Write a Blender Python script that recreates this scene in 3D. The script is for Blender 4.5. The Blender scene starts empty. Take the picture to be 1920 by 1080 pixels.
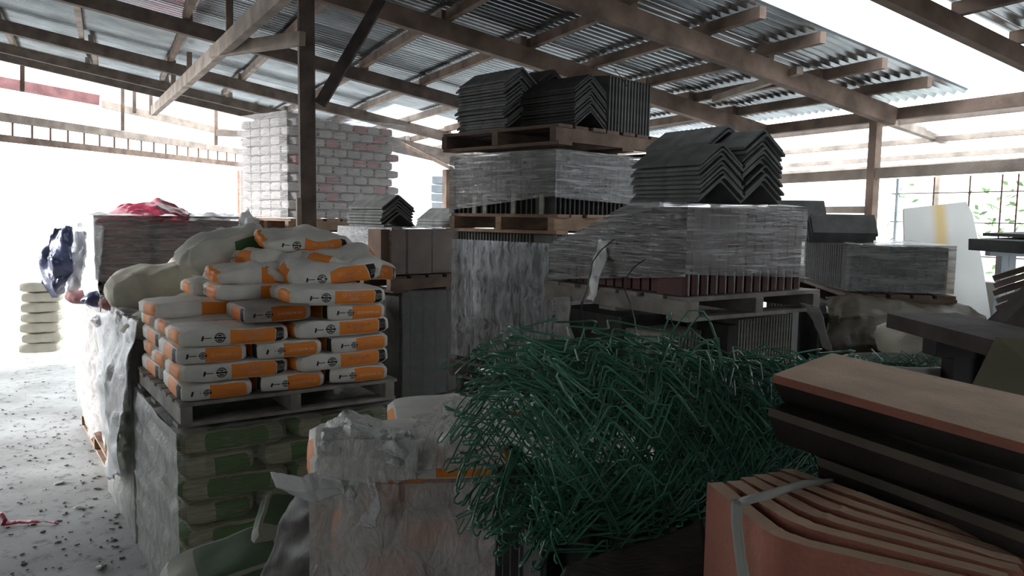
import bpy, math, random
from mathutils import Vector, Matrix, noise
rnd = random.Random(7)
sc = bpy.context.scene
col = sc.collection
R = math.radians

# ------------------------------------------------------------------ camera
F = 1450.0; CX, CY = 960.0, 540.0; HCAM = 2.1
PITCH = math.atan((CY-405.0)/F); ROLL = 0.015
fw = Vector((0, math.cos(PITCH), -math.sin(PITCH)))
rt = Vector((math.cos(ROLL), 0, math.sin(ROLL)))
rt = (rt - fw*rt.dot(fw)).normalized()
up = rt.cross(fw).normalized()
CAMP = Vector((0, 0, HCAM))
cd = bpy.data.cameras.new('camera'); cam = bpy.data.objects.new('camera', cd); col.objects.link(cam)
cd.sensor_width = 36; cd.lens = 36*F/1920.0; cd.clip_start = 0.05; cd.clip_end = 300
m = Matrix((rt, up, -fw)).transposed().to_4x4(); m.translation = CAMP
cam.matrix_world = m; sc.camera = cam

# ------------------------------------------------------------------ light
w = bpy.data.worlds.new('sky'); sc.world = w; w.use_nodes = True
bg = w.node_tree.nodes['Background']
bg.inputs[0].default_value = (0.93, 0.97, 1.0, 1); bg.inputs[1].default_value = 4.2
added_sun = bpy.data.lights.new('added_sun', 'SUN'); added_sun.energy = 9; added_sun.angle = R(12)
so = bpy.data.objects.new('added_sun', added_sun); col.objects.link(so); so.rotation_euler = Vector((1, .06, -.25)).to_track_quat('-Z', 'Y').to_euler()  # added low sun lamp, whitens the left-facing loads and the back floor
sc.view_settings.view_transform = 'Standard'; sc.view_settings.look = 'None'
sc.view_settings.exposure = 0.0; sc.view_settings.gamma = 1.0
sc.view_settings.use_curve_mapping = False
sc.cycles.max_bounces = 8; sc.cycles.diffuse_bounces = 5; sc.cycles.glossy_bounces = 4
sc.cycles.transparent_max_bounces = 12; sc.cycles.sample_clamp_indirect = 6

# ------------------------------------------------------------------ pixel helpers
def ray(px, py):
    return fw + rt*((px-CX)/F) - up*((py-CY)/F)
def P(px, py, d):
    r = ray(px, py); return CAMP + r*(d/r.y)
def G(px, py, z=0.0):
    r = ray(px, py); return CAMP + r*((z-HCAM)/r.z)
U2 = Vector((-.454, .891, 0)); S2 = Vector((.891, .454, 0))
SL = 0.17
def roofz(x, y): return 3.90 - SL*(S2.x*x + S2.y*y)
def US(u, s, dz=0.0):
    p = U2*u + S2*s; return Vector((p.x, p.y, 3.90 - SL*s + dz))
def onroof(px, py, off=0.0):
    r = ray(px, py); a = 3.90+off-HCAM; k = r.z + SL*(S2.x*r.x + S2.y*r.y)
    return CAMP + r*(a/k)

# ------------------------------------------------------------------ materials
def mat(name, color, rough=.8, metal=0.0, var=.25, scale=8.0, bump=.0, bscale=60, stretch=(1,1,1), color2=None, spec=.3, coord='Object', detail=5, rnd_amt=0.0):
    M = bpy.data.materials.new(name); M.use_nodes = True
    nt = M.node_tree; N = nt.nodes; L = nt.links
    b = N['Principled BSDF']; b.inputs['Roughness'].default_value = rough; b.inputs['Metallic'].default_value = metal
    b.inputs['Specular IOR Level'].default_value = spec
    tc = N.new('ShaderNodeTexCoord'); mp = N.new('ShaderNodeMapping'); mp.inputs['Scale'].default_value = stretch
    L.new(tc.outputs[coord], mp.inputs[0])
    n = N.new('ShaderNodeTexNoise'); n.inputs['Scale'].default_value = scale; n.inputs['Detail'].default_value = detail
    L.new(mp.outputs[0], n.inputs['Vector'])
    cr = N.new('ShaderNodeValToRGB'); L.new(n.outputs['Fac'], cr.inputs[0])
    c2 = color2 or tuple(c*(1-var) for c in color); c1 = color if color2 else tuple(min(1, c*(1+var)) for c in color)
    cr.color_ramp.elements[0].position = .34; cr.color_ramp.elements[1].position = .68
    cr.color_ramp.elements[0].color = (*c2, 1); cr.color_ramp.elements[1].color = (*c1, 1)
    out = cr.outputs[0]
    if rnd_amt:
        oi = N.new('ShaderNodeObjectInfo'); mr = N.new('ShaderNodeMapRange')
        mr.inputs[3].default_value = 1-rnd_amt; mr.inputs[4].default_value = 1+rnd_amt
        L.new(oi.outputs['Random'], mr.inputs[0])
        hs = N.new('ShaderNodeHueSaturation'); L.new(mr.outputs[0], hs.inputs['Value']); L.new(out, hs.inputs['Color']); out = hs.outputs[0]
    L.new(out, b.inputs['Base Color'])
    if bump:
        n2 = N.new('ShaderNodeTexNoise'); n2.inputs['Scale'].default_value = bscale; n2.inputs['Detail'].default_value = 4
        L.new(mp.outputs[0], n2.inputs['Vector'])
        bp = N.new('ShaderNodeBump'); bp.inputs['Strength'].default_value = bump; bp.inputs['Distance'].default_value = .01
        L.new(n2.outputs['Fac'], bp.inputs['Height']); L.new(bp.outputs[0], b.inputs['Normal'])
    return M

def film_mat(name, lo, hi, spec=.5, color=(.8,.82,.83), rough=.28, stretch=(2,2,30), bump=.5, scale=3.0, bs=6.0):
    """stretch wrap: partly clear, partly milky, with pulled streaks"""
    M = bpy.data.materials.new(name); M.use_nodes = True
    nt = M.node_tree; N = nt.nodes; L = nt.links
    b = N['Principled BSDF']; b.inputs['Base Color'].default_value = (*color, 1)
    b.inputs['Roughness'].default_value = rough; b.inputs['Specular IOR Level'].default_value = spec
    tc = N.new('ShaderNodeTexCoord'); mp = N.new('ShaderNodeMapping'); mp.inputs['Scale'].default_value = stretch
    L.new(tc.outputs['Object'], mp.inputs[0])
    n = N.new('ShaderNodeTexNoise'); n.inputs['Scale'].default_value = scale; n.inputs['Detail'].default_value = 6; n.inputs['Roughness'].default_value=.65
    n.inputs['Distortion'].default_value = .6
    L.new(mp.outputs[0], n.inputs['Vector'])
    mr = N.new('ShaderNodeMapRange'); mr.inputs[1].default_value = .35; mr.inputs[2].default_value = .7
    mr.inputs[3].default_value = lo; mr.inputs[4].default_value = hi
    L.new(n.outputs['Fac'], mr.inputs[0])
    n2 = N.new('ShaderNodeTexNoise'); n2.inputs['Scale'].default_value = bs; n2.inputs['Detail'].default_value = 5
    n2.inputs['Distortion'].default_value = 1.0
    L.new(mp.outputs[0], n2.inputs['Vector'])
    bp = N.new('ShaderNodeBump'); bp.inputs['Strength'].default_value = min(1, bump); bp.inputs['Distance'].default_value = .05 if 'clear' in name else .02
    L.new(n2.outputs['Fac'], bp.inputs['Height']); L.new(bp.outputs[0], b.inputs['Normal'])
    tr = N.new('ShaderNodeBsdfTransparent'); mx = N.new('ShaderNodeMixShader')
    L.new(mr.outputs[0], mx.inputs[0]); L.new(tr.outputs[0], mx.inputs[1]); L.new(b.outputs[0], mx.inputs[2])
    L.new(mx.outputs[0], N['Material Output'].inputs['Surface'])
    return M

def label_mat(name, base, panel, dark, p0=.44, p1=.86, p2=.975, translucent_top=None):
    """printed bag: UV 0-1 long sides, 2-3 short ends, 4-5 top and bottom"""
    M = mat(name, base, rough=.62, var=.10, scale=9, bump=.35, bscale=14)
    nt = M.node_tree; N = nt.nodes; L = nt.links; b = N['Principled BSDF']
    basec = b.inputs['Base Color'].links[0].from_socket
    uv = N.new('ShaderNodeUVMap'); sp = N.new('ShaderNodeSeparateXYZ'); L.new(uv.outputs[0], sp.inputs[0])
    def rng(a, c, sock='X'):
        g = N.new('ShaderNodeMath'); g.operation = 'GREATER_THAN'; g.inputs[1].default_value = a; L.new(sp.outputs[sock], g.inputs[0])
        l = N.new('ShaderNodeMath'); l.operation = 'LESS_THAN'; l.inputs[1].default_value = c; L.new(sp.outputs[sock], l.inputs[0])
        k = N.new('ShaderNodeMath'); k.operation = 'MULTIPLY'; L.new(g.outputs[0], k.inputs[0]); L.new(l.outputs[0], k.inputs[1]); return k.outputs[0]
    def add(a, c):
        k = N.new('ShaderNodeMath'); k.operation = 'MAXIMUM'; L.new(a, k.inputs[0]); L.new(c, k.inputs[1]); return k.outputs[0]
    def mix(fac, a, c):
        x = N.new('ShaderNodeMix'); x.data_type = 'RGBA'; L.new(fac, x.inputs[0]); L.new(a, x.inputs[6])
        if isinstance(c, tuple): x.inputs[7].default_value = (*c, 1)
        else: L.new(c, x.inputs[7])
        return x.outputs[2]
    pan = add(rng(p0, p1), rng(2.40, 2.90))
    if 'green' in name: pan = add(pan, rng(4.25, 4.8))
    c = mix(pan, basec, panel)
    c = mix(rng(p1+.008, p2), c, dark)
    vm = rng(.06, .94, 'Y')
    c = mix(vm, basec, c)
    L.new(c, b.inputs['Base Color'])
    return M

M = {}
M['metal'] = mat('galvanised_sheet', (.58,.62,.64), rough=.27, metal=.92, var=.3, scale=2.2, stretch=(1,1,1), rnd_amt=.35)
M['timber'] = mat('old_timber', (.23,.165,.13), rough=.85, var=.35, scale=5, bump=.3, bscale=30)
M['timber_pale'] = mat('pale_timber', (.36,.30,.255), rough=.85, var=.3, scale=5, bump=.3)
M['steel_dark'] = mat('painted_steel', (.085,.072,.066), rough=.85, spec=.1, var=.3)
M['rafter_dark'] = mat('dark_rafter', (.15,.118,.10), rough=.8, var=.3)
M['pallet'] = mat('pallet_wood', (.30,.20,.14), rough=.85, var=.3, scale=7, bump=.3, stretch=(1,1,3), rnd_amt=.15)
M['pallet_dark'] = mat('dark_pallet_wood', (.13,.09,.068), rough=.85, var=.3, scale=7, bump=.3, rnd_amt=.15)
M['pallet_gray'] = mat('weathered_pallet_wood', (.27,.25,.225), rough=.85, var=.3, scale=7, bump=.3, rnd_amt=.15)
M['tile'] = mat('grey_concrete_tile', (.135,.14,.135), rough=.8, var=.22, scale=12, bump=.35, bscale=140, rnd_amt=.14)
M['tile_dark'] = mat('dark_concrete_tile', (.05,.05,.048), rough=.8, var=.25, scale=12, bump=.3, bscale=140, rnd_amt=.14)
M['tile_edge'] = mat('cut_tile_edge', (.30,.29,.26), rough=.85, var=.2, scale=30)
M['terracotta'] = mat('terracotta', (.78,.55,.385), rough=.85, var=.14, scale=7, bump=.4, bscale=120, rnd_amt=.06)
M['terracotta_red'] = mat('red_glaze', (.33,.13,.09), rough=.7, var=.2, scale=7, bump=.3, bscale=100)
M['terracotta_dark'] = mat('painted_shade_tile', (.055,.045,.04), rough=.85, var=.25, scale=7, bump=.3, bscale=100)  # terracotta with its shade painted in, for lower tiles and wings
M['edge_dim'] = mat('painted_lit_edge', (.13,.11,.09), rough=.85)  # paler than the shaded tiles: painted light along their edges
M['film'] = film_mat('stretch_film', .35, .72, spec=1.0, color=(.36,.365,.365), rough=.2, stretch=(1,1,14), scale=3, bump=1.0, bs=4)
M['film7'] = film_mat('creased_grey_film', .62, .9, spec=1.0, color=(.20,.20,.195), rough=.18, stretch=(1.2,1.2,20), scale=3, bump=1.0, bs=4)
M['film_thin'] = film_mat('thin_stretch_film', .2, .6, color=(.6,.6,.6), rough=.2)
M['film_milky'] = film_mat('milky_stretch_film', .5, .9, color=(.44,.44,.43), rough=.35, stretch=(6,6,3), scale=2.0, bump=.7)
M['film_clear'] = film_mat('glossy_clear_film', .10, .6, spec=1.0, color=(.55,.54,.40), rough=.12, stretch=(2,2,26), bump=1.0, bs=3)
M['film_white'] = film_mat('white_plastic_sheet', .86, .99, color=(.80,.81,.82), rough=.35, stretch=(3,3,2), scale=2.5, bump=.6, bs=4)
M['film_brown'] = film_mat('dusty_brown_film', .75, .95, spec=.12, color=(.085,.072,.05), rough=.42, stretch=(2,2,12), bump=.35)
M['film_dark'] = film_mat('dark_film', .3, .65, spec=.3, color=(.20,.205,.195), rough=.22, stretch=(2,2,26), bump=.7)
M['bag_orange'] = label_mat('orange_printed_bag', (.76,.74,.69), (.86,.27,.045), (.02,.018,.015))
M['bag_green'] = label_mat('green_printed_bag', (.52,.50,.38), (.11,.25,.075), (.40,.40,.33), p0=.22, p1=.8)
M['bag_green_dim'] = label_mat('painted_shade_green_bag', (.24,.24,.19), (.055,.095,.05), (.18,.18,.15), p0=.22, p1=.8)  # darker copy of the green bag, shade put into the colour
M['bag_plain'] = mat('plain_sack', (.62,.61,.54), rough=.75, var=.12, scale=6, bump=.5, bscale=16)
M['bag_olive'] = mat('woven_sack', (.58,.56,.46), rough=.75, var=.15, scale=6, bump=.5, bscale=18)
M['bag_red'] = mat('maroon_sack', (.25,.12,.12), rough=.75, var=.25, scale=6, bump=.4, bscale=16, rnd_amt=.2)
M['bag_pale'] = mat('pale_sack', (.62,.58,.48), rough=.75, var=.1, scale=6, bump=.4)
M['pack_white'] = mat('pale_paper_pack', (.43,.39,.37), rough=.7, var=.18, scale=9, rnd_amt=.16)
M['pack_red'] = mat('red_paper_pack', (.42,.17,.17), rough=.7, var=.2, scale=9, rnd_amt=.12)
M['carton'] = mat('brown_carton', (.13,.085,.062), rough=.8, var=.2, rnd_amt=.15)
M['carton_maroon'] = mat('maroon_carton', (.085,.03,.028), rough=.6, var=.2, rnd_amt=.15)
M['black'] = mat('black_ink', (.015,.014,.013), rough=.6, var=.1)
M['ink'] = mat('pale_ink', (.88,.62,.44), rough=.6, var=.05)
M['ink_white'] = mat('white_ink', (.6,.6,.56), rough=.6, var=.05)
M['red_tarp'] = mat('red_tarpaulin', (.34,.03,.07), rough=.35, var=.2, scale=3, bump=.4, bscale=9)
M['blue_plastic'] = mat('navy_plastic', (.05,.06,.13), rough=.2, var=.3, scale=4, bump=.6, bscale=9, spec=.9)
M['wire'] = mat('green_pvc_wire', (.06,.215,.135), rough=.28, var=.3, scale=12, spec=.6)
M['black_rubber'] = mat('black_wire', (.02,.02,.02), rough=.5)
M['strap'] = mat('grey_strap', (.36,.37,.34), rough=.4, var=.15)
M['rust'] = mat('rusty_bar', (.16,.09,.06), rough=.8, var=.3)
M['orange_steel'] = mat('orange_steel', (.65,.13,.03), rough=.5, var=.2)
M['olive_board'] = mat('olive_board', (.20,.185,.125), rough=.8, var=.2, scale=3, bump=.2)
M['pale_wall'] = mat('pale_render', (.8,.8,.78), rough=.9, var=.04)
M['window_blue'] = mat('blue_window', (.5,.62,.7), rough=.2, var=.1)
M['pale_blue'] = mat('pale_blue_paint', (.55,.62,.68), rough=.5, var=.1)
M['leaf'] = mat('leaf_green', (.22,.36,.14), rough=.6, var=.4)
M['wallm'] = mat('block_wall', (.24,.23,.21), rough=.9, var=.2, scale=3, bump=.3)
# concrete floor with dirt
fm = mat('dusty_concrete', (.44,.45,.45), rough=.7, scale=1.3, color2=(.25,.255,.25), bump=.25, bscale=25, coord='Object', detail=9)
nt = fm.node_tree; N = nt.nodes; L = nt.links; b = N['Principled BSDF']
src = b.inputs['Base Color'].links[0].from_socket
n = N.new('ShaderNodeTexNoise'); n.inputs['Scale'].default_value = 9; n.inputs['Detail'].default_value = 8; n.inputs['Roughness'].default_value = .7
tc = N.new('ShaderNodeTexCoord'); L.new(tc.outputs['Object'], n.inputs['Vector'])
cr = N.new('ShaderNodeValToRGB'); cr.color_ramp.elements[0].position = .30; cr.color_ramp.elements[1].position = .47
cr.color_ramp.elements[0].color = (.22,.21,.19,1); cr.color_ramp.elements[1].color = (1,1,1,1)
L.new(n.outputs['Fac'], cr.inputs[0])
mx = N.new('ShaderNodeMix'); mx.data_type = 'RGBA'; mx.blend_type = 'MULTIPLY'; mx.inputs[0].default_value = 1
L.new(src, mx.inputs[6]); L.new(cr.outputs[0], mx.inputs[7]); L.new(mx.outputs[2], b.inputs['Base Color'])
M['floor'] = fm
# stained white board
bm_ = mat('stained_white_board', (.60,.60,.58), rough=.7, var=.05, scale=3)
nt = bm_.node_tree; N = nt.nodes; L = nt.links; b = N['Principled BSDF']; src = b.inputs['Base Color'].links[0].from_socket
tc = N.new('ShaderNodeTexCoord'); sp = N.new('ShaderNodeSeparateXYZ'); L.new(tc.outputs['UV'], sp.inputs[0])
sl = N.new('ShaderNodeMath'); sl.operation = 'MULTIPLY_ADD'; sl.inputs[1].default_value = -.14; L.new(sp.outputs['Y'], sl.inputs[0]); L.new(sp.outputs['X'], sl.inputs[2])
cr = N.new('ShaderNodeValToRGB'); L.new(sl.outputs[0], cr.inputs[0]); E = cr.color_ramp.elements
E[0].position = .36; E[0].color = (0,0,0,1); E[1].position = .45; E[1].color = (1,1,1,1)
e = E.new(.50); e.color = (1,1,1,1); e = E.new(.58); e.color = (0,0,0,1)
mx = N.new('ShaderNodeMix'); mx.data_type = 'RGBA'; L.new(cr.outputs[0], mx.inputs[0]); L.new(src, mx.inputs[6]); mx.inputs[7].default_value = (.60,.45,.22,1)
L.new(mx.outputs[2], b.inputs['Base Color'])
M['board'] = bm_
# translucent roof sheet
ts = bpy.data.materials.new('clear_roof_sheet'); ts.use_nodes = True
N = ts.node_tree.nodes; L = ts.node_tree.links
tl = N.new('ShaderNodeBsdfTranslucent'); tl.inputs[0].default_value = (.9,.93,.95,1)
tp = N.new('ShaderNodeBsdfTransparent'); tp.inputs[0].default_value = (.95,.97,1,1); mx = N.new('ShaderNodeMixShader'); mx.inputs[0].default_value = .35
L.new(tl.outputs[0], mx.inputs[1]); L.new(tp.outputs[0], mx.inputs[2]); L.new(mx.outputs[0], N['Material Output'].inputs['Surface'])
M['clear_sheet'] = ts

# ------------------------------------------------------------------ object helpers
ORD = ['lowest','second','third','fourth','fifth','sixth','seventh','eighth','ninth','tenth','eleventh','twelfth','thirteenth','fourteenth','fifteenth','sixteenth','seventeenth','eighteenth','nineteenth']
class MB:
    def __init__(s): s.v = []; s.f = []; s.mi = []; s.uv = None
    def add(s, verts, faces, mi=0):
        o = len(s.v); s.v += [Vector(v) for v in verts]
        for k, f in enumerate(faces): s.f.append([i+o for i in f]); s.mi.append(mi if isinstance(mi, int) else mi[k])
    def box(s, c, d, rot=0.0, mi=0, M4=None):
        c = Vector(c); hx, hy, hz = d[0]/2, d[1]/2, d[2]/2
        vs = [Vector((x, y, z)) for x in (-hx, hx) for y in (-hy, hy) for z in (-hz, hz)]
        if M4 is None: M4 = Matrix.Rotation(rot, 3, 'Z')
        s.add([M4 @ v + c for v in vs], [(0,1,3,2),(4,6,7,5),(0,4,5,1),(2,3,7,6),(0,2,6,4),(1,5,7,3)], mi)
    def bar(s, a, b, wd, h, mi=0, upv=Vector((0,0,1))):
        a = Vector(a); b = Vector(b); x = (b-a); ln = x.length; x.normalize()
        y = upv.cross(x)
        if y.length < 1e-4: y = Vector((0,1,0)).cross(x)
        y.normalize(); z = x.cross(y)
        M3 = Matrix((x, y, z)).transposed()
        s.box((a+b)/2, (ln, wd, h), mi=mi, M4=M3)
    def tube(s, pts, r, n=5, mi=0, cap=True):
        pts = [Vector(p) for p in pts]; vs = []; fs = []
        prev = None
        for i, p in enumerate(pts):
            t = (pts[min(i+1, len(pts)-1)] - pts[max(i-1, 0)])
            if t.length < 1e-9: t = Vector((0,0,1))
            t.normalize()
            if prev is None: q = t.orthogonal().normalized()
            else:
                q = prev - t*prev.dot(t)
                q = q.normalized() if q.length > 1e-6 else t.orthogonal().normalized()
            prev = q; w_ = t.cross(q)
            for k in range(n):
                a = 2*math.pi*k/n; vs.append(p + (q*math.cos(a) + w_*math.sin(a))*r)
        for i in range(len(pts)-1):
            for k in range(n):
                k2 = (k+1) % n; fs.append((i*n+k, i*n+k2, (i+1)*n+k2, (i+1)*n+k))
        if cap: fs.append(tuple(range(n-1, -1, -1))); fs.append(tuple((len(pts)-1)*n+k for k in range(n)))
        s.add(vs, fs, mi)
    def mesh(s, name, mats, smooth=False):
        me = bpy.data.meshes.new(name); me.from_pydata([tuple(v) for v in s.v], [], s.f)
        for q in (mats if isinstance(mats, (list, tuple)) else [mats]): me.materials.append(q)
        me.polygons.foreach_set('material_index', s.mi)
        if smooth: me.polygons.foreach_set('use_smooth', [True]*len(me.polygons))
        me.update(); return me
    def build(s, name, mats, parent=None, loc=None, rot=0.0, smooth=False, centre=False):
        if centre:
            c = sum(s.v, Vector())/len(s.v); c.z = min(v.z for v in s.v)
            s.v = [v-c for v in s.v]; loc = c
        return put(name, s.mesh(name, mats, smooth), parent, loc, rot)
def put(name, me, parent=None, loc=None, rot=0.0):
    o = bpy.data.objects.new(name, me); col.objects.link(o)
    if loc is not None: o.location = loc
    if isinstance(rot, (tuple, list)): o.rotation_euler = rot
    else: o.rotation_euler = (0, 0, rot)
    if parent: o.parent = parent
    return o
def tag(o, label, cat, group=None, kind=None):
    if label: o['label'] = label
    if cat: o['category'] = cat
    if group: o['group'] = group
    if kind: o['kind'] = kind
    return o
def empty(name, loc=(0,0,0), rot=0.0, label=None, cat=None, group=None, kind=None):
    o = bpy.data.objects.new(name, None); col.objects.link(o); o.location = loc
    o.empty_display_size = .1
    o.rotation_euler = rot if isinstance(rot, (tuple, list)) else (0, 0, rot)
    return tag(o, label, cat, group, kind)
def copy_tree(o, parent=None):
    c = o.copy(); col.objects.link(c)
    if parent: c.parent = parent
    for ch in [x for x in col.objects if x.parent == o]: copy_tree(ch, c)
    return c
class Fr:
    """a pallet position: corner nearest the camera, 'a' runs right, 'b' runs back"""
    def __init__(s, px, py, d, deg):
        p = P(px, py, d); s.o = Vector((p.x, p.y, 0)); s.th = R(deg)
        s.a = Vector((math.cos(s.th), math.sin(s.th), 0)); s.b = Vector((-math.sin(s.th), math.cos(s.th), 0))
    def p(s, i, j, z): return s.o + s.a*i + s.b*j + Vector((0, 0, z))

# ------------------------------------------------------------------ setting: floor, walls, roof
mb = MB(); mb.add([(-60,-30,0),(60,-30,0),(60,90,0),(-60,90,0)], [(0,1,2,3)])
tag(mb.build('floor', M['floor']), None, None, kind='structure')

def wallbox(name, a, b, h, z0=0):
    mb = MB(); mb.bar(Vector((a.x,a.y,z0+h/2)), Vector((b.x,b.y,z0+h/2)), .15, h)
    tag(mb.build(name, M['wallm']), None, None, kind='structure')
UB, SLFT = -4.5, -7.0
wallbox('wall_back', US(UB, SLFT), US(UB, 2.9), 5.6)
wallbox('wall_left', US(-3.2, SLFT), US(9.4, SLFT), 5.6)
wallbox('wall_right', US(UB, 5.3), US(1.5, 5.3), 3.0)

ceil_ = empty('ceiling', (0,0,0), kind='structure')
# corrugated sheets: u across, s down the slope
def sheet_mesh(wd, ln, amp=.017, pitch=.076, name='roof_sheet', mt=None, n=7):
    mb = MB(); k = int(wd/pitch*n)
    vs = []
    for q in range(k+1):
        u = wd*q/k; z = amp*math.sin(2*math.pi*u/pitch)
        vs += [US(0,0)*0 + U2*u + Vector((0,0,z)), U2*u + S2*ln + Vector((0,0,z - SL*ln))]
    mb.add(vs, [(2*q, 2*q+2, 2*q+3, 2*q+1) for q in range(k)])
    return mb.mesh(name, mt or M['metal'], True)
sh = sheet_mesh(.86, 2.5); sh_clear = sheet_mesh(.86, 2.5, mt=M['clear_sheet'])
smax = 5.42
u = UB; row = 0
while u < 11.75:
    for k in range(5):
        s1 = smax - k*2.38; s0 = s1 - 2.5
        if s1 < SLFT: break
        clear = k == 0 and (2.6 < u < 2.8 or u > 8.9)  # far sheets made clear to imitate the brightly lit outer roof
        zz = .052 + .010*(k % 2) + .006*(row % 2) + rnd.uniform(0, .004) + .024*k/5
        o = put('roof_sheet', sh_clear if clear else sh, ceil_, US(u, s0 + rnd.uniform(-.03,.03), zz))
        if clear: o['label'] = 'roof sheet made clear to let daylight in'
    u += .80; row += 1
# rafters run down the slope, purlins across them
for u, d_, wdt in ((-1.2,.13,.07),(.2,.13,.07),(1.4,.13,.07),(2.66,.10,.06),(3.98,.13,.07),(5.30,.13,.075),(7.43,.12,.08),(9.57,.12,.08),(11.05,.11,.08),(11.8,.10,.07)):
    mb = MB(); mb.bar(US(u, SLFT, -.06-d_/2), US(u, 5.22, -.06-d_/2), wdt, d_)
    mb.build('rafter', M['rafter_dark'] if u > 7 else M['timber'], ceil_)
for k, s in enumerate((-6.0,-4.9,-3.8,-2.7,-1.9,-1.04,-.24,.57,1.36,2.12,2.78,3.40,3.90,4.42,4.9)):
    mb = MB(); bounds = (UB, 1.4, 2.66, 3.98, 5.3, 7.43, 9.57, 11.05, 11.95)
    for a, b_ in zip(bounds, bounds[1:]):
        mb = MB(); js = rnd.uniform(-.05, .05)
        if a == 2.66 and s > 3.0: a = 3.5
        mb.bar(US(a-.02, s+js, -.02), US(b_+.02, s+js+rnd.uniform(-.03,.03), -.02), .05, .07)
        mb.build('purlin', M['timber_pale'] if (a > 7 and rnd.random() < .6) else M['timber'], ceil_)
# eave beam and posts on the right wall line
eave = empty('wall_frame_right', (0,0,0), kind='structure'); eave.name = 'wall_rear_right'
mb = MB(); mb.bar(US(1.6, 5.27, -.10), US(11.9, 5.27, -.085), .07, .085); mb.build('eave_beam', M['timber'], eave)
def uofpx(px, s=5.27):
    r = ray(px, 400); k = (s)/(S2.x*r.x + S2.y*r.y); p = r*k; return U2.x*p.x + U2.y*p.y
def wp(px, z, s=5.27):
    uu = uofpx(px, s); q = U2*uu + S2*s; return Vector((q.x, q.y, z))
for px in (1341, 1633, 2200):
    a = wp(px, 0); mb = MB(); mb.bar(a, Vector((a.x, a.y, 2.93)), .068, .068, upv=S2); mb.build('post', M['timber'], eave)
mb = MB(); mb.bar(wp(1330, 2.455), wp(2300, 2.49), .05, .08); mb.build('wall_rail', M['timber_pale'], eave)
mb = MB(); mb.bar(wp(1335, 2.19), wp(1625, 2.19), .05, .055); mb.build('wall_rail', M['timber_pale'], eave)
mb = MB(); mb.bar(wp(1341, 1.55), wp(2300, 1.55), .05, .07); mb.build('wall_rail', M['timber_pale'], eave)
# knee brace eave
mb = MB(); mb.bar(wp(1640, 2.9), P(1770, 262, 7.2), .06, .07); mb.build('brace', M['timber_pale'], eave)
mb = MB(); mb.bar(onroof(1500, 132, -.1), onroof(1340,186,-.1), .05, .05); mb.build('brace', M['timber_pale'], ceil_)

# steel bar grille on the right opening
gr = empty('window_grille', (0,0,0), label='rusty welded bar grille behind the leaning white board', cat='grille')
for px in (1680, 1748, 1815, 1875, 1905, 1960):
    a = wp(px, 1.4, 5.5); mb = MB(); mb.tube([a, a+Vector((0,0,1.04))], .014 if px == 1680 else .006, 5)
    mb.build('upright', M['pale_blue'] if px in (1680,) else M['rust'], gr)
for z in (1.62, 1.86, 2.1, 2.32):
    mb = MB(); mb.tube([wp(1670, z, 5.5), wp(1990, z, 5.5)], .005, 4); mb.build('crossbar', M['rust'], gr)

# lean-to roof beyond the right wall, clear sheets on dark purlins
lean = empty('lean_to_roof', (0,0,0), label='lean-to roof of bright clear sheets beyond the right wall', cat='roof')
def LS(u, s): return US(u, 0)*0 + U2*u + S2*s + Vector((0,0, 2.93-.07*(s-5.4)))
u = 2.0
shl = MB(); k = 77; vs = []
for q in range(k+1):
    uu = .83*q/k; z = .012*math.sin(2*math.pi*uu/.076)
    vs += [U2*uu + Vector((0,0,z)), U2*uu + S2*2.6 + Vector((0,0,z-.182))]
shl.add(vs, [(2*q,2*q+2,2*q+3,2*q+1) for q in range(k)])
shl = shl.mesh('clear_sheet', M['clear_sheet'], True)
while u < 12:
    put('clear_sheet', shl, lean, LS(u, 5.45) + Vector((0,0,.03)))
    u += .8
for s in (5.6, 6.5, 7.4, 8.0):
    mb = MB(); mb.bar(LS(1.5, s)+Vector((0,0,-.02)), LS(12.5, s)+Vector((0,0,-.02)), .05, .045); mb.build('purlin', M['timber_pale'], lean)
for px in (1420, 1760):
    a = P(px, 300, 9.2); mb = MB(); mb.tube([Vector((a.x,a.y,0)), Vector((a.x,a.y,2.78))], .03, 6); mb.build('post', M['timber_pale'], lean)

# main post with braces
pp = P(577, 300, 5.27); mb = MB()
post = empty('steel_post', (pp.x, pp.y, 0), R(24), 'dark upright post rising behind the orange bags to the roof', 'post')
mb = MB()
mb.box((0,0,1.78), (.088,.03,3.56)); mb.box((-.042,0.02,1.78), (.018,.075,3.56)); mb.box((.042,0.02,1.78), (.018,.075,3.56))
mb.build('column', M['rafter_dark'], post)
mb = MB(); mb.box((-.065,-.02,1.1), (.03,.05,2.2)); mb.build('stiffener', M['timber_pale'], post)
br = MB(); br.bar(P(600, 196, 5.22), onroof(716, -2, -.14), .03, .075); br.build('knee_brace', M['steel_dark'], ceil_)
br = MB(); a = P(515+28, -26, 4.4); br.bar(a, P(288, 208, 10.0), .06, .12); br.build('tie_beam', M['timber_pale'], ceil_)
br = MB(); br.bar(P(567, 72, 5.2), P(398, 97, 6.2), .045, .09); br.build('tie_beam', M['timber_pale'], ceil_)
for px, y0, y1, d in ((325,125,168,8.9),(355,110,145,8.2),(430,0,75,6.0),(252,175,212,11.5),(283,150,215,11.8),(230,155,245,11.7),(42,122,172,10.2),(480,195,240,11.2),(508,190,238,11.3),(405,205,272,12.5)):
    mb = MB(); mb.bar(P(px, y0-12, d), P(px, y1, d), .05, .05, upv=S2); mb.build('hanger', M['timber'], ceil_)
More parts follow.
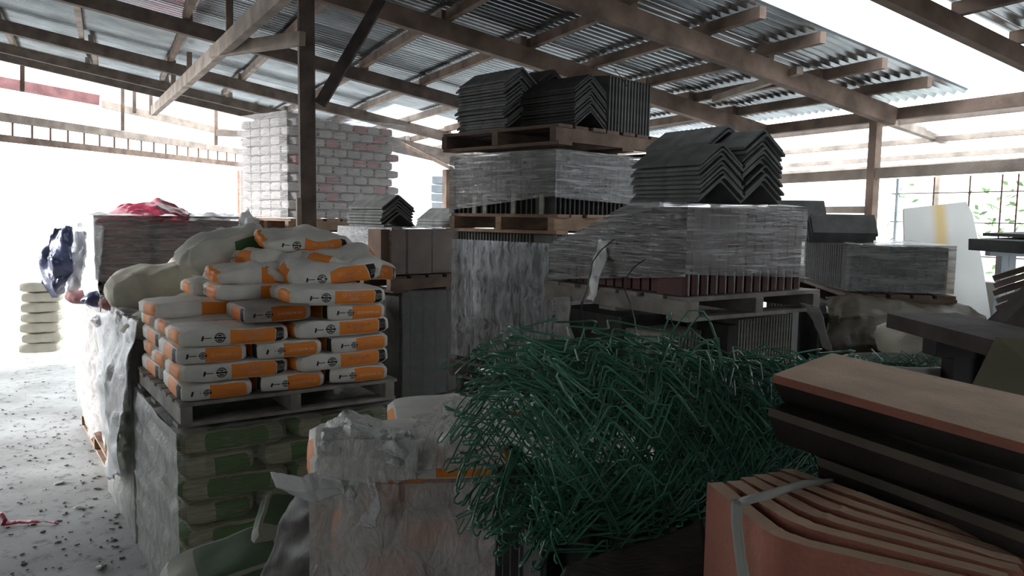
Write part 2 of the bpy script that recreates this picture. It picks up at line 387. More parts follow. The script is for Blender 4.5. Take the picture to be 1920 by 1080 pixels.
# gable side fascia pieces
mb = MB(); mb.bar(P(-60, 143, 12.0), P(186, 188, 13.2), .05, .17); mb.build('fascia_board', M['bag_red'], ceil_)
mb = MB(); mb.bar(P(192, 195, 13), P(430, 250, 15.5), .05, .12); mb.build('fascia_board', M['timber_pale'], ceil_)
mb = MB(); mb.bar(P(405, 249, 12.5), P(480, 252, 12.6), .05, .10); mb.build('fascia_board', M['timber_pale'], ceil_)

# gate header truss left
gt = empty('gate_truss', P(0,215,9.7), 0, 'long ladder truss over the open gateway at the left', 'truss')
L0 = P(0,215,9.7)
def gp(px, py, d): return P(px, py, d) - L0
n = 24
mb = MB(); mb.bar(gp(-150,197,8.6), gp(472,288,15.8), .07, .105); mb.build('top_chord', M['timber_pale'], gt)
mb = MB(); mb.bar(gp(-150,242,8.6), gp(472,311,15.8), .07, .085); mb.build('bottom_chord', M['timber'], gt)
for k in range(n):
    t = k/(n-1); d = 9.0*(1-t) + 15.6*t
    px = 960 - ((960+150)*8.6*(1-t) + (960-472)*15.8*t)/(8.6*(1-t)+15.8*t)
    yt = 197 + (288-197)*(px+150)/622; yb = 242 + (311-242)*(px+150)/622
    dd = 8.6*(1-t)+15.8*t
    mb = MB(); mb.tube([gp(px, yt, dd), gp(px, yb, dd)], .014, 5); mb.build('rung', M['rust'], gt)
mb = MB(); mb.tube([gp(472,262,15.8), gp(472,318,15.8)], .03, 5); mb.tube([gp(452,262,15.8), gp(474,265,15.8)], .03, 5); mb.build('end_bar', M['rust'], gt)

# ------------------------------------------------------------------ generic pieces
def pallet_meshes(w_, d_, mt, nb=7, h=.12):
    """returns list of (name, mesh, loc) in local coords: a = x, b = y"""
    out = []
    bw = w_/nb*.8
    mb = MB(); mb.box((0,0,0), (bw, d_, .02)); bd = mb.mesh('deck_board', mt)
    for k in range(nb): out.append(('deck_board', bd, (w_*(k+.5)/nb, d_/2 + rnd.uniform(-.012,.012), h-.011 + rnd.uniform(-.001,.001))))
    mb = MB(); mb.box((0,0,0), (w_, .05, h-.041)); st = mb.mesh('stringer', mt)
    for j in (.03, d_/2, d_-.03): out.append(('stringer', st, (w_/2, j, .02+(h-.041)/2)))
    for k in (0, nb//2, nb-1): out.append(('bottom_board', bd, (w_*(k+.5)/nb, d_/2, .010)))
    return out
def pallet2(fr, i, j, z, w_, d_, mt, label, nb=7, h=.12, along='a', rot=0):
    """blocks under boards that run along a (front edge shows one long board)"""
    e = empty('pallet', fr.p(i, j, z), fr.th+rot, label, 'pallet')
    mb = MB(); mb.box((0,0,0), (w_, d_/nb*.78, .018)); bd = mb.mesh('deck_board', mt)
    for k in range(nb): put('deck_board', bd, e, (w_/2+rnd.uniform(-.012,.012), d_*(k+.5)/nb, h-.010))
    mb = MB(); mb.box((0,0,0), (.055, d_-.01, h-.037)); bk = mb.mesh('bearer', mt)
    for x in (.04, w_*.5, w_-.04): put('bearer', bk, e, (x, d_/2, .018+(h-.037)/2))
    for k in (0, nb//2, nb-1): put('bottom_board', bd, e, (w_/2, d_*(k+.5)/nb, .009))
    return e
def pallet(fr, i, j, z, w_, d_, mt, label, nb=7, h=.12):
    e = empty('pallet', fr.p(i, j, z), fr.th, label, 'pallet')
    for nme, me, lc in pallet_meshes(w_, d_, mt, nb, h): put(nme, me, e, lc)
    return e

def film_shell(w_, d_, h, pad=.012, seed=0, amp=.012, lo=None, top=True, faces='abcd', nz=16, nx=26, sag=0.0, lift=None, hf=None):
    """wrinkled wrap round a block with its corner at the origin. lift(face,t)->bottom height"""
    mb = MB()
    def wob(p, nrm, q):
        n_ = noise.noise(Vector((p.x*1.2+seed, p.y*1.2, p.z*16)))*.6 + noise.noise(Vector((p.x*4, p.y*4+seed, p.z*34)))*.4
        return p + nrm*(n_*q)
    X0, X1, Y0, Y1 = -pad, w_+pad, -pad, d_+pad
    F_ = {'a': (Vector((X0,Y0,0)), Vector((X1,Y0,0)), Vector((0,-1,0))), 'b': (Vector((X1,Y0,0)), Vector((X1,Y1,0)), Vector((1,0,0))),
          'c': (Vector((X1,Y1,0)), Vector((X0,Y1,0)), Vector((0,1,0))), 'd': (Vector((X0,Y1,0)), Vector((X0,Y0,0)), Vector((-1,0,0)))}
    for fc in faces:
        A, B, nm = F_[fc]; vs = []
        for k in range(nx+1):
            t = k/nx; z0 = lift(fc, t) if lift else 0.0
            e_ = min(t, 1-t)*nx; q = 0.25 if e_ < .5 else 1
            for g in range(nz+1):
                q0 = A.lerp(B, t); hh = h*(hf(q0.x, q0.y) if hf else 1); p = q0 + Vector((0,0,z0 + (hh+pad-z0)*g/nz))
                p = wob(p, nm, amp*q) + (Vector((w_/2, d_/2, p.z))-p).normalized()*(.02*sag*math.sin(math.pi*g/nz))
                vs.append(p)
        mb.add(vs, [(k*(nz+1)+g, (k+1)*(nz+1)+g, (k+1)*(nz+1)+g+1, k*(nz+1)+g+1) for k in range(nx) for g in range(nz)])
    if top:
        vs = []
        for k in range(nx+1):
            for g in range(nz+1):
                p = Vector((X0+(X1-X0)*k/nx, Y0+(Y1-Y0)*g/nz, h+pad))
                ed = min(k, nx-k, g, nz-g)
                if hf: p.z = h*hf(p.x, p.y)+pad
                p.z += (noise.noise(Vector((p.x*7+seed, p.y*7, 3)))*amp*1.2 if ed else 0)
                vs.append(p)
        mb.add(vs, [(k*(nz+1)+g, (k+1)*(nz+1)+g, (k+1)*(nz+1)+g+1, k*(nz+1)+g+1) for k in range(nx) for g in range(nz)])
    return mb

def bag_mesh(name, Lx, Ly, Hz, mt, seed=0, nx=14, ny=9, nz=5, pw=5.0, droop=.012, crease=.006):
    mb = MB(); uvs = []
    hx, hy, hz = Lx/2, Ly/2, Hz/2
    def sq(x, y, z):
        k = (abs(x)**pw + abs(y)**pw + abs(z)**pw)**(1/pw)
        x, y, z = x/k, y/k, z/k
        p = Vector((x*hx, y*hy, z*hz))
        pin = 1 - .16*(abs(x)**6) - .10*abs(y)**6
        p.z *= pin
        nn = noise.noise(Vector((p.x*9+seed*3.1, p.y*9, p.z*9)))
        n2 = noise.noise(Vector((p.x*26+seed, p.y*26, p.z*26+seed)))
        p *= 1 + .0
        p.z += nn*droop*(1 if z > -.5 else .4)
        p.x += n2*crease*abs(x); p.y += nn*crease*abs(y)
        return p
    faces = [((0,-1,0),(1,0,0),(0,0,1),nx,nz,0),((0,1,0),(-1,0,0),(0,0,1),nx,nz,0),((-1,0,0),(0,-1,0),(0,0,1),ny,nz,2),((1,0,0),(0,1,0),(0,0,1),ny,nz,2),
             ((0,0,1),(1,0,0),(0,1,0),nx,ny,4),((0,0,-1),(-1,0,0),(0,1,0),nx,ny,4)]
    for nrm, ua, va, na, nv, off in faces:
        nrm, ua, va = Vector(nrm), Vector(ua), Vector(va); vs = []; uvl = []
        for i in range(na+1):
            for j in range(nv+1):
                a, b_ = -1+2*i/na, -1+2*j/nv
                q = nrm + ua*a + va*b_; vs.append(sq(*q)); uvl.append((off + i/na, j/nv))
        fs = [(i*(nv+1)+j, (i+1)*(nv+1)+j, (i+1)*(nv+1)+j+1, i*(nv+1)+j+1) for i in range(na) for j in range(nv)]
        mb.add(vs, fs)
        for f in fs: uvs += [uvl[k] for k in f]
    me = mb.mesh(name, mt, True)
    ul = me.uv_layers.new(name='UVMap')
    ul.data.foreach_set('uv', [c for q in uvs for c in q])
    return me

def text_mesh(body, size, mt, name='lettering', ax=1.0):
    cu = bpy.data.curves.new('t', 'FONT'); cu.body = body; cu.size = size; cu.align_x = 'CENTER'; cu.align_y = 'CENTER'
    cu.resolution_u = 2; cu.extrude = .0003; cu.offset = size*.008; cu.space_line = .9
    ob = bpy.data.objects.new('t', cu); col.objects.link(ob)
    dg = bpy.context.evaluated_depsgraph_get(); me = bpy.data.meshes.new_from_object(ob.evaluated_get(dg))
    bpy.data.objects.remove(ob); me.materials.clear(); me.materials.append(mt); me.name = name
    # stand upright in the XZ plane facing -Y
    for v in me.vertices: v.co = Vector((v.co.x*ax, -v.co.z, v.co.y))
    return me

# ------------------------------------------------------------------ orange bag pallet (P1)
BL, BW, BH = .545, .355, .088
big = [bag_mesh('cement_bag', BL+.01, BW+.008, BH+.010, M['bag_orange'], seed=s, pw=7.5, droop=.009) for s in (1,2,3,4)]
big += [bag_mesh('cement_bag', BL+.03, BW+.02, BH+.03, M['bag_orange'], seed=s, pw=4.2, droop=.034, crease=.03, nx=22, ny=14, nz=6) for s in (5,6,8)]
T_big = text_mesh('QUICKBOM\n(360)', .026, M['ink']); T_small = text_mesh('QUICKBOM 360', .019, M['ink'])
T_norm = text_mesh('NORMAL\nSETTING\nMORTAR', .0125, M['ink_white'])
mb = MB()   # logo: slanted trowel bar with thin line
mb.add([(-.022,0,-.012),(-.012,0,-.012),(-.007,0,.012),(-.016,0,.012)], [(0,1,2,3)])
mb.add([(-.012,0,-.0015),(.028,0,-.0015),(.028,0,.0025),(-.012,0,.0025)], [(0,1,2,3)])
T_logo = mb.mesh('logo', M['black'])
mb = MB()   # round badge: broken ring with a bar across
for k in range(16):
    if k in (0, 8): continue
    a0, a1 = 2*math.pi*k/16, 2*math.pi*(k+.8)/16
    mb.add([(math.cos(a0)*.019,0,math.sin(a0)*.019),(math.cos(a1)*.019,0,math.sin(a1)*.019),(math.cos(a1)*.026,0,math.sin(a1)*.026),(math.cos(a0)*.026,0,math.sin(a0)*.026)], [(0,1,2,3)])
mb.add([(-.028,0,-.004),(.028,0,-.004),(.028,0,.004),(-.028,0,.004)], [(0,1,2,3)])
mb.add([(-.012,0,.008),(.010,0,.008),(.006,0,.015),(-.008,0,.015)], [(0,1,2,3)])
mb.add([(-.010,0,-.015),(.012,0,-.015),(.008,0,-.008),(-.012,0,-.008)], [(0,1,2,3)])
T_badge = mb.mesh('badge', M['black'])
fr1 = Fr(340, 762, 3.70, 35)
ZD = 1.165
from mathutils.bvhtree import BVHTree
def project(me, bm_, off, side):
    '''lay a flat print (drawn in XZ, facing -Y) on the bag surface; side 'y' long side, 'x' the -x end'''
    tree = BVHTree.FromPolygons([v.co[:] for v in bm_.vertices], [p.vertices[:] for p in bm_.polygons])
    out = me.copy()
    for v in out.vertices:
        x, z = v.co.x + off[0], v.co.z + off[1]
        if side == 'y':
            h = tree.ray_cast(Vector((x, -1, z)), Vector((0,1,0)))[0]; y = h.y if h else -BW/2
            v.co = Vector((x, y-.0012, z))
        else:
            h = tree.ray_cast(Vector((-1, -x, z)), Vector((1,0,0)))[0]; q = h.x if h else -BL/2
            v.co = Vector((q-.0012, -x, z))
    return out
def scaled(me, k):
    o = me.copy(); o.transform(Matrix.Scale(k, 4)); return o
T_badge_s = scaled(T_badge, .72)
prints = [dict(long=[('lettering', project(T_big, b_, (.075, 0), 'y')), ('panel_lettering', project(T_norm, b_, (.5*BL*.835, 0), 'y')),
                     ('logo', project(T_logo, b_, (-.15, 0), 'y')), ('badge', project(T_badge, b_, (-.082, 0), 'y'))],
               short=[('lettering', project(T_small, b_, (.057, 0), 'x')), ('logo', project(T_logo, b_, (-.105, 0), 'x')), ('badge', project(T_badge_s, b_, (-.048, 0), 'x'))]) for b_ in big]
def orange_bag(loc, rot, label, seed, long_print=True, short_print=True):
    o = put('cement_bag', big[seed], None, loc, rot)
    tag(o, label, 'bag', 'white and orange cement bags on the pallet')
    if long_print:
        for n_, me in prints[seed]['long']: put(n_, me, o)
    if short_print:
        for n_, me in prints[seed]['short']: put(n_, me, o)
    return o
hgt = ['bottom', 'second', 'third', 'fourth', 'fifth', 'sixth']
A90 = math.pi/2
for n in range(6):
    z = ZD + .002 + BH*(n+.5)
    if n % 2 == 0:       # ends to the front
        for c, i in enumerate((.175, .555, .93)):
            for r_, j in enumerate((.285, .84)):
                if n >= 4 and i < .3 and r_ == 0: continue
                if n >= 4 and i < .3: continue
                if r_ == 1 and n < 2 and c == 1: continue
                ji = rnd.uniform(-.012,.012)
                tilt = (rnd.uniform(-.03,.03), rnd.uniform(-.02,.02), fr1.th + A90 + rnd.uniform(-.05,.05))
                name_c = ('left', 'middle', 'right')[c]
                lab = '%s-layer orange bag with its short end out, %s of the %s row' % (hgt[n], name_c, 'front' if r_ == 0 else 'back')
                p = fr1.p(i+ji, j + (-.02 if r_ == 0 else 0) + rnd.uniform(-.01,.01), z)
                # local -x end faces the front after a +90 turn
                if n == 4 and c == 1: tilt = (-.02, .03, fr1.th + A90 - .10); p = fr1.p(.50, .24, z + .01)
                orange_bag(p, tilt, lab, rnd.randrange(4), False, r_ == 0)
    else:
        for c, i in enumerate((.275, .84)):
            for r_, j in enumerate((.18, .555, .93)):
                if n == 5 and (c == 0): continue
                if r_ == 1 and c == 1 and n < 3: continue
                name_c = ('left', 'right')[c]
                lab = '%s-layer orange bag lying lengthwise, %s end of the %s row' % (hgt[n], name_c, ('front', 'middle', 'back')[r_])
                tilt = (rnd.uniform(-.03,.03), rnd.uniform(-.02,.02), fr1.th + rnd.uniform(-.04,.04))
                orange_bag(fr1.p(i + rnd.uniform(-.012,.012), j - (.01 if r_ == 0 else 0), z), tilt, lab, rnd.randrange(4), r_ == 0, False)
# heap of bags on the back of the pallet
Z5 = ZD + BH*6
orange_bag(fr1.p(.24, .70, ZD+BH*4.5), (0,0,fr1.th+.10), 'flat bag lying behind the front left bags, dirty grey top', 1, False, False)
orange_bag(fr1.p(.50, .93, ZD+BH*5.5), (0,0,fr1.th-.05), 'bag under the heap, pale end towards the jute sacks', 2, False, False)
orange_bag(fr1.p(.56, .62, ZD+BH*5.5), (0,0,fr1.th), 'bag half hidden below the tilted bags, peach end showing', 0, False, True)
heap = [((.83,.62,Z5+.06),(.10,.02,fr1.th+.02),'lower crumpled bag under the tilted pair',6,0,0),
        ((.58,.66,Z5+.05),(0,0,fr1.th+.0),'crumpled bag with a square peach end, left of the tilted pair',4,0,1),
        ((.78,.80,Z5+.13),(-.03,0,fr1.th+.10),'bag carrying the topmost bag, crushed open end',5,0,1),
        ((.93,.42,Z5+.10),(.30,-.10,fr1.th-.20),'tilted bag showing its orange underside, front of the heap',5,1,0),
        ((1.10,.52,Z5+.09),(.10,.16,fr1.th+.30),'bag sliding to the right off the heap, bright orange strip',6,1,0),
        ((.90,.78,Z5+.235),(.16,.05,fr1.th-.10),'topmost orange bag of the heap beside the dark post',4,1,0),
        ]
for (q, ro, lab, sd, lp, sp_) in heap:
    orange_bag(fr1.p(*q), ro, lab, sd, bool(lp), bool(sp_))
pallet2(fr1, -.02, -.02, 1.045, 1.17, 1.13, M['pallet_gray'], 'weathered pallet under the orange bags, on the green-bag load', nb=8)

# green bag load under it, wrapped
gl = empty('wrapped_bag_load', fr1.p(0, 0, 0), fr1.th, 'shrink-wrapped load of green-printed bags carrying the orange-bag pallet', 'load')
gb = [bag_mesh('bag', .56, .37, .125, M['bag_green'], seed=s+9, nx=10, ny=7, nz=4) for s in range(3)]
nl = 8; dz = .97/nl
for n in range(nl):
    z = .03 + dz*(n+.5)
    if n % 2:
        pos = [(.28+.585*c, .185+.38*r_, 0) for c in range(2) for r_ in range(3)]
    else:
        pos = [(.19+.385*c, .28+.56*r_, A90) for c in range(3) for r_ in range(2)]
    for (x, y, ro) in pos:
        if x > .9 and y < .5 and n < 4: continue     # gap at the lower right
        if x > .7 and y < .3 and n < 3: continue
        if .2 < x < .9 and .4 < y < .8: continue
        o = put('bag', gb[rnd.randrange(3)], gl, (x+rnd.uniform(-.015,.015), y+rnd.uniform(-.015,.015), z), (rnd.uniform(-.03,.03), rnd.uniform(-.02,.02), ro+rnd.uniform(-.03,.03)))
def lf(fc, t):
    if fc == 'a': return max(0, (t-.35)*.62)
    return 0.0
film_shell(1.15, 1.14, 1.0, pad=.03, seed=3, amp=.03, lift=lf, faces='a', nz=26, nx=34, top=False).build('clear_wrap', M['film_clear'], gl, smooth=True)
film_shell(1.15, 1.14, .995, pad=.032, seed=5, amp=.035, faces='bcd', nz=22, nx=30, top=True).build('milky_wrap', M['film_milky'], gl, smooth=True)
# fallen green bags
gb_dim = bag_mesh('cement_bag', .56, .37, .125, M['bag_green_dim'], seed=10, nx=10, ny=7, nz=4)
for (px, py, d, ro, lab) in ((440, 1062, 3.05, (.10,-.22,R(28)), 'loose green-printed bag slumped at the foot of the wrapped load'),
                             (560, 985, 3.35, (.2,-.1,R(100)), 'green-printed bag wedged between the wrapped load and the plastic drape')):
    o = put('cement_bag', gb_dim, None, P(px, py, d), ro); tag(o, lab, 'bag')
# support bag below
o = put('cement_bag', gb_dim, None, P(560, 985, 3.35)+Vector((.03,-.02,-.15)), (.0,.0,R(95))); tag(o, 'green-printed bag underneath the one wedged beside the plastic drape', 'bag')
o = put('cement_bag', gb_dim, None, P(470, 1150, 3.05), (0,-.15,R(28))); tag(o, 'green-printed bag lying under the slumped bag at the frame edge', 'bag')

# ------------------------------------------------------------------ left row: P2, P3 loads
fr2 = Fr(340, 762, 3.70, 35)
def qpt(t, z): return fr1.p(0, t, z)
def sack(name, size, loc, rot, mt, label, cat='sack', seed=0, pw=3.2, parent=None):
    me = bag_mesh(name, *size, mt, seed=seed, pw=pw, droop=.03, crease=.03)
    o = put(name, me, parent, loc, rot)
    if label: tag(o, label, cat)
    return o
p2 = empty('wrapped_bag_load', fr1.p(.0, 1.30, 0), fr1.th, 'low load under white plastic behind the green-bag load', 'load')
for n in range(9):
    for (x, y, ro) in ([(.19,.28,A90),(.19,.85,A90),(.6,.28,A90),(1.0,.28,A90)] if n % 2 else [(.28,.18,0),(.28,.56,0),(.28,.95,0),(.86,.18,0)]):
        put('bag', gb[n % 3], p2, (x, y, .10+.145*n), (0,0,ro+rnd.uniform(-.05,.05)))
film_shell(1.15, 1.12, 1.42, pad=.03, seed=8, amp=.06, nz=20, nx=22).build('plastic_cover', M['film_milky'], p2, smooth=True)
p3 = empty('wrapped_bag_load', fr1.p(.0, 2.60, 0), fr1.th, 'tall old load with torn white plastic, below the maroon load', 'load')
rb = [bag_mesh('sack', .5, .35, .13, M['bag_red'], seed=s+20, nx=8, ny=6, nz=4) for s in range(3)]
wb = [bag_mesh('sack', .5, .35, .13, M['bag_pale'], seed=s+30, nx=8, ny=6, nz=4) for s in range(2)]
for n in range(10):
    for (x, y, ro) in ([(.19,.28,A90),(.19,.85,A90),(.19,1.42,A90),(.6,.28,A90),(1.0,.28,A90)] if n % 2 else [(.28,.18,0),(.28,.56,0),(.28,.95,0),(.28,1.34,0),(.28,1.7,0),(.84,.18,0)]):
        put('sack', (rb if rnd.random() < .7 else wb)[rnd.randrange(2)], p3, (x, y, .20+.125*n), (0,0,ro+rnd.uniform(-.08,.08)))
mb = MB()
film_shell(1.15, 1.85, 1.42, pad=.03, seed=11, amp=.08, nz=20, nx=28, faces='ad', top=True, lift=lambda fc, t: .24+.10*math.sin(9*t)).build('plastic_cover', M['film_milky'], p3, smooth=True)
pallet(fr1, 0, 2.58, 0, 1.15, 1.9, M['pallet'], 'ground pallet under the tall old load at the aisle edge', nb=9, h=.13)

# maroon wrapped load on top of P3
fr3 = Fr(190, 540, 5.85, 32)
ml = empty('wrapped_bag_load', fr3.p(0, 0, 1.56), fr3.th, 'film-wrapped load of maroon bags under the red tarpaulin', 'load')
for n in range(4):
    for x in (.2, .58, .96):
        for y in ((.28, .8) if n % 2 else (.26, .84)):
            put('sack', rb[rnd.randrange(3)], ml, (x, y, .06+.112*n), (0,0,A90+rnd.uniform(-.06,.06)))
film_shell(1.15, 1.1, .46, pad=.03, seed=14, amp=.035, nz=12, nx=24, top=False, faces='ab').build('wrap', M['film_thin'], ml, smooth=True)
film_shell(1.15, 1.1, .46, pad=.04, seed=15, amp=.05, nz=12, nx=24, top=True, faces='cd').build('white_wrap', M['film_white'], ml, smooth=True)
pallet(fr3, 0, 0, 1.46, 1.15, 1.1, M['pallet_dark'], 'dark pallet with crumpled plastic under the maroon load', nb=7, h=.09)

def drape(name, pts, nx, ny, mt, label, cat, amp=.03, thick=.004, seed=0, fr_=7.0, group=None, parent=None):
    """cloth or film through a grid of control points (rows of world points), bilinear + creases, real thickness"""
    rows = len(pts); cols = len(pts[0]); vs = []
    def at(u_, v_):
        a = min(int(u_), cols-2); b_ = min(int(v_), rows-2); fu, fv = u_-a, v_-b_
        fu_ = fu*fu*(3-2*fu)*.5+fu*.5; fv_ = fv*fv*(3-2*fv)*.5+fv*.5
        return pts[b_][a].lerp(pts[b_][a+1], fu_).lerp(pts[b_+1][a].lerp(pts[b_+1][a+1], fu_), fv_)
    for i in range(nx+1):
        for j in range(ny+1):
            p = at((cols-1)*i/nx, (rows-1)*j/ny)
            q = Vector((p.x*fr_+seed, p.y*fr_, p.z*fr_))
            k = abs(noise.noise(q))*1.3 + .6*abs(noise.noise(q*2.7)) - .4
            p = p + Vector((noise.noise(q+Vector((9,0,0)))*.6, -k*.8, k*.7))*amp
            vs.append(p)
    mb = MB(); mb.add(vs, [(i*(ny+1)+j, (i+1)*(ny+1)+j, (i+1)*(ny+1)+j+1, i*(ny+1)+j+1) for i in range(nx) for j in range(ny)])
    o = mb.build(name, mt, parent, smooth=True, centre=parent is None)
    md = o.modifiers.new('s', 'SOLIDIFY'); md.thickness = thick
    if label: tag(o, label, cat, group)
    return o
PP = lambda *a: [P(*q) for q in a]
drape('red_tarpaulin', [PP((180,412,6.9),(240,385,6.9),(300,372,6.9),(352,398,6.9)), PP((178,425,6.3),(240,398,6.3),(300,392,6.3),(354,408,6.3)), PP((186,420,6.0),(240,412,6.0),(300,416,6.0),(352,416,6.0))],
      26, 18, M['red_tarp'], 'crumpled red tarpaulin lying on top of the maroon load', 'tarpaulin', amp=.05)
drape('plastic_sheet', [PP((100,425,6.5),(118,426,6.5),(135,430,6.4)), PP((78,480,6.5),(105,485,6.3),(134,490,6.3)), PP((80,530,6.5),(100,545,6.4),(128,530,6.4)), PP((98,556,6.5),(104,556,6.5),(110,552,6.5))],
      18, 26, M['blue_plastic'], 'shiny navy plastic sheet hanging off the left of the maroon load', 'plastic', amp=.09, fr_=5)
drape('plastic_sheet', [PP((130,425,6.6),(165,415,6.5),(200,425,5.9)), PP((125,500,6.5),(155,490,6.4),(185,500,5.85)), PP((125,570,6.5),(155,560,6.3),(195,580,5.8))],
      20, 26, M['film_white'], 'white plastic sheet draped down the left of the maroon load', 'plastic', amp=.07, fr_=4)
drape('plastic_sheet', [PP((185,582,5.4),(225,590,4.9),(262,600,4.55)), PP((185,700,5.4),(200,720,4.9),(236,700,4.6)), PP((195,800,5.4),(200,820,5.0),(225,780,4.6)), PP((205,895,5.3),(214,900,4.9),(222,890,4.7))],
      20, 36, M['film_white'], 'long white plastic sheet hanging behind the orange bags beside the aisle', 'plastic', amp=.06, fr_=5)
sack('jute_sack', (.62,.42,.28), P(292, 535, 5.35), (.1,-.15,.35), M['bag_olive'], 'plump olive-white sack in front of the maroon load', seed=41)
sack('jute_sack', (.95,.42,.22), P(375, 575, 4.95), (.05,-.33,.25), M['bag_olive'], 'long slumped sack sloping behind the orange bags', seed=42)
sack('jute_sack', (.42,.34,.24), P(375, 500, 5.6), (0,-.2,.5), M['bag_plain'], 'sack half hidden behind the green-striped sack', seed=43)
gs = empty('green_sack', P(418, 466, 4.85), (.1,-.30,.62), 'white and green sack leaning left of the topmost orange bag', 'sack')
sack('body', (.56,.34,.22), (0,0,0), 0, M['bag_plain'], None, seed=44, parent=gs)
mb = MB(); 
for a_ in range(9):
    t = (a_/8-.5)
drape('printed_panel', [[Vector((.02,-.176,-.055)), Vector((.26,-.170,-.05))],[Vector((.04,-.172,.055)), Vector((.26,-.166,.06))]], 6, 4, mat('green_print', (.06,.13,.06), var=.15), None, None, amp=.002, thick=.002, parent=gs)
drape('bag_tie', [PP((455,400,5.2),(468,392,5.2)), PP((448,425,5.1),(478,415,5.1)), PP((405,430,5.0),(480,432,5.0))], 10, 12, M['film_white'], 'white plastic tuft tied above the green sack', 'plastic', amp=.03, fr_=14)
# crumpled stuff under maroon load
for k, (px, py, d, mt, lab) in enumerate(((150,556,6.3,'bag_red','small maroon scrap sack on the pallet edge, leftmost'),(185,562,5.9,'blue_plastic','crumpled blue plastic scrap above the white drape'),(215,572,5.5,'bag_red','maroon scrap sack between blue scrap and olive sack'),(245,590,5.2,'film_white','white plastic lump at the foot of the olive sack'),(205,600,5.4,'film_white','white plastic lump hanging under the blue scrap'))):
    sack('scrap', (.22,.2,.11), P(px, py, d), (.2,.1,k), M[mt], lab, 'scrap', seed=50+k, pw=2.2)

# pale sacks out in the yard
for k in range(7):
    y = 560 + 24*k
    o = put('cement_bag', wb[k % 2], None, P(78+3*(k % 2), y, 10.2), R(20+4*(k % 3))); o.location.z = 1.0-.135*k+.08
    tag(o, 'sunlit pale sack in the bright yard, %s from the top of its stack' % (['topmost']+ORD)[k], 'sack', 'pale sacks in the bright yard')

# ------------------------------------------------------------------ P4 block of packs behind the post
fr4 = Fr(540, 300, 6.5, 50)
z4 = 2.05; H4 = .86
bl = empty('wrapped_pack_load', fr4.p(0, 0, z4), fr4.th, 'big film-wrapped block of pink and white packs behind the post', 'load')
mb = MB(); mb.box((0,0,0), (1,1,1))
pk = bag_mesh('pack', .150, .105, .072, M['pack_white'], seed=60, nx=4, ny=3, nz=3, pw=8, droop=.004, crease=.004)
pkr = bag_mesh('pack', .150, .105, .072, M['pack_red'], seed=61, nx=4, ny=3, nz=3, pw=8, droop=.004, crease=.004)
for n in range(11):
    off = .0 if n % 2 else .075
    z = .04 + n*.077
    for k in range(8):
        x = off + .08 + k*.154
        if x > 1.16: continue
        put('pack', pkr if rnd.random() < (.30 if n > 5 else .1) else pk, bl, (x, .06+rnd.uniform(-.006,.006), z), rnd.uniform(-.03,.03))
    for k in range(4):
        put('pack', pk, bl, (.055, .20+k*.15, z), A90+rnd.uniform(-.03,.03))
        put('pack', pk, bl, (1.20, .20+k*.15, z), A90+rnd.uniform(-.03,.03))
mb = MB(); mb.box((.63,.40,.43), (1.0,.5,.84)); mb.build('inner_pack', M['pack_white'], bl)
film_shell(1.27, .72, .87, pad=.02, seed=21, amp=.03, nz=16, nx=24).build('wrap', M['film_thin'], bl, smooth=True)
pallet(fr4, 0, 0, z4-.12, 1.27, .7, M['pallet'], 'pallet under the pink and white pack block', nb=7)
sl_ = empty('wrapped_pack_load', fr4.p(.2, -.02, 0), fr4.th, 'lower load of packs hidden behind the orange-bag heap', 'load')
for n in range(16):
    for k in range(3):
        o = put('pack', pk, sl_, (.11+k*.2, .12, .11+n*.112)); o.scale = (1.3,1.6,1.5)
        o = put('pack', pk, sl_, (.11+k*.2, .22, .11+n*.112)); o.scale = (1.3,.8,1.5)
film_shell(.62, .3, 1.9, pad=.02, seed=22, amp=.03, nz=12, nx=10).build('wrap', M['film_thin'], sl_, smooth=True)

# ------------------------------------------------------------------ V ridge tiles
def vtile_mesh(name, ln, wing, th, ang, mts, fillet=3):
    """axis along local x (0..ln), ridge up, wings fall to either side in y; material 1 on end and edge faces"""
    mb = MB(); h = R(ang)/2
    prof_o = []; prof_i = []
    sx, cz = math.sin(h), math.cos(h)
    steps = [-1, -.5, -.1, 0, .1, .5, 1]
    for t in steps:
        y = t*wing*sx; z = -abs(t)*wing*cz
        if abs(t) < .05: z -= .02*wing
        prof_o.append((y, z))
        if t in (-1, 1): prof_i.append((y - math.copysign(th*cz, t)*0, z - th/sx*1.0)) 
        else: prof_i.append((y, z - th/sx))
    m_ = len(steps); vs = []
    for x in (0, ln):
        vs += [Vector((x, y, z)) for y, z in prof_o] + [Vector((x, y, z)) for y, z in prof_i]
    fs = []; mi = []
    S = 2*m_
    for k in range(m_-1):
        fs.append((k, k+1, S+k+1, S+k)); mi.append(0)
        fs.append((m_+k+1, m_+k, S+m_+k, S+m_+k+1)); mi.append(0)
        fs.append((k+1, k, m_+k, m_+k+1)); mi.append(1)
        fs.append((S+k, S+k+1, S+m_+k+1, S+m_+k)); mi.append(1)
    fs.append((0, S, S+m_, m_)); mi.append(1); fs.append((m_-1, m_*2-1, S+2*m_-1, S+m_-1)); mi.append(1)
    zb = min(v.z for v in vs); vs = [v - Vector((0,0,zb)) for v in vs]
    mb.add(vs, fs, mi); return mb.mesh(name, mts)
VT = vtile_mesh('ridge_tile', .45, .175, .0105, 112, [M['tile'], M['tile']])
VTD = vtile_mesh('ridge_tile', .45, .18, .0105, 112, [M['tile_dark'], M['tile_dark']])
VTS = vtile_mesh('ridge_tile', .40, .21, .0095, 128, [M['tile_dark'], M['tile']])
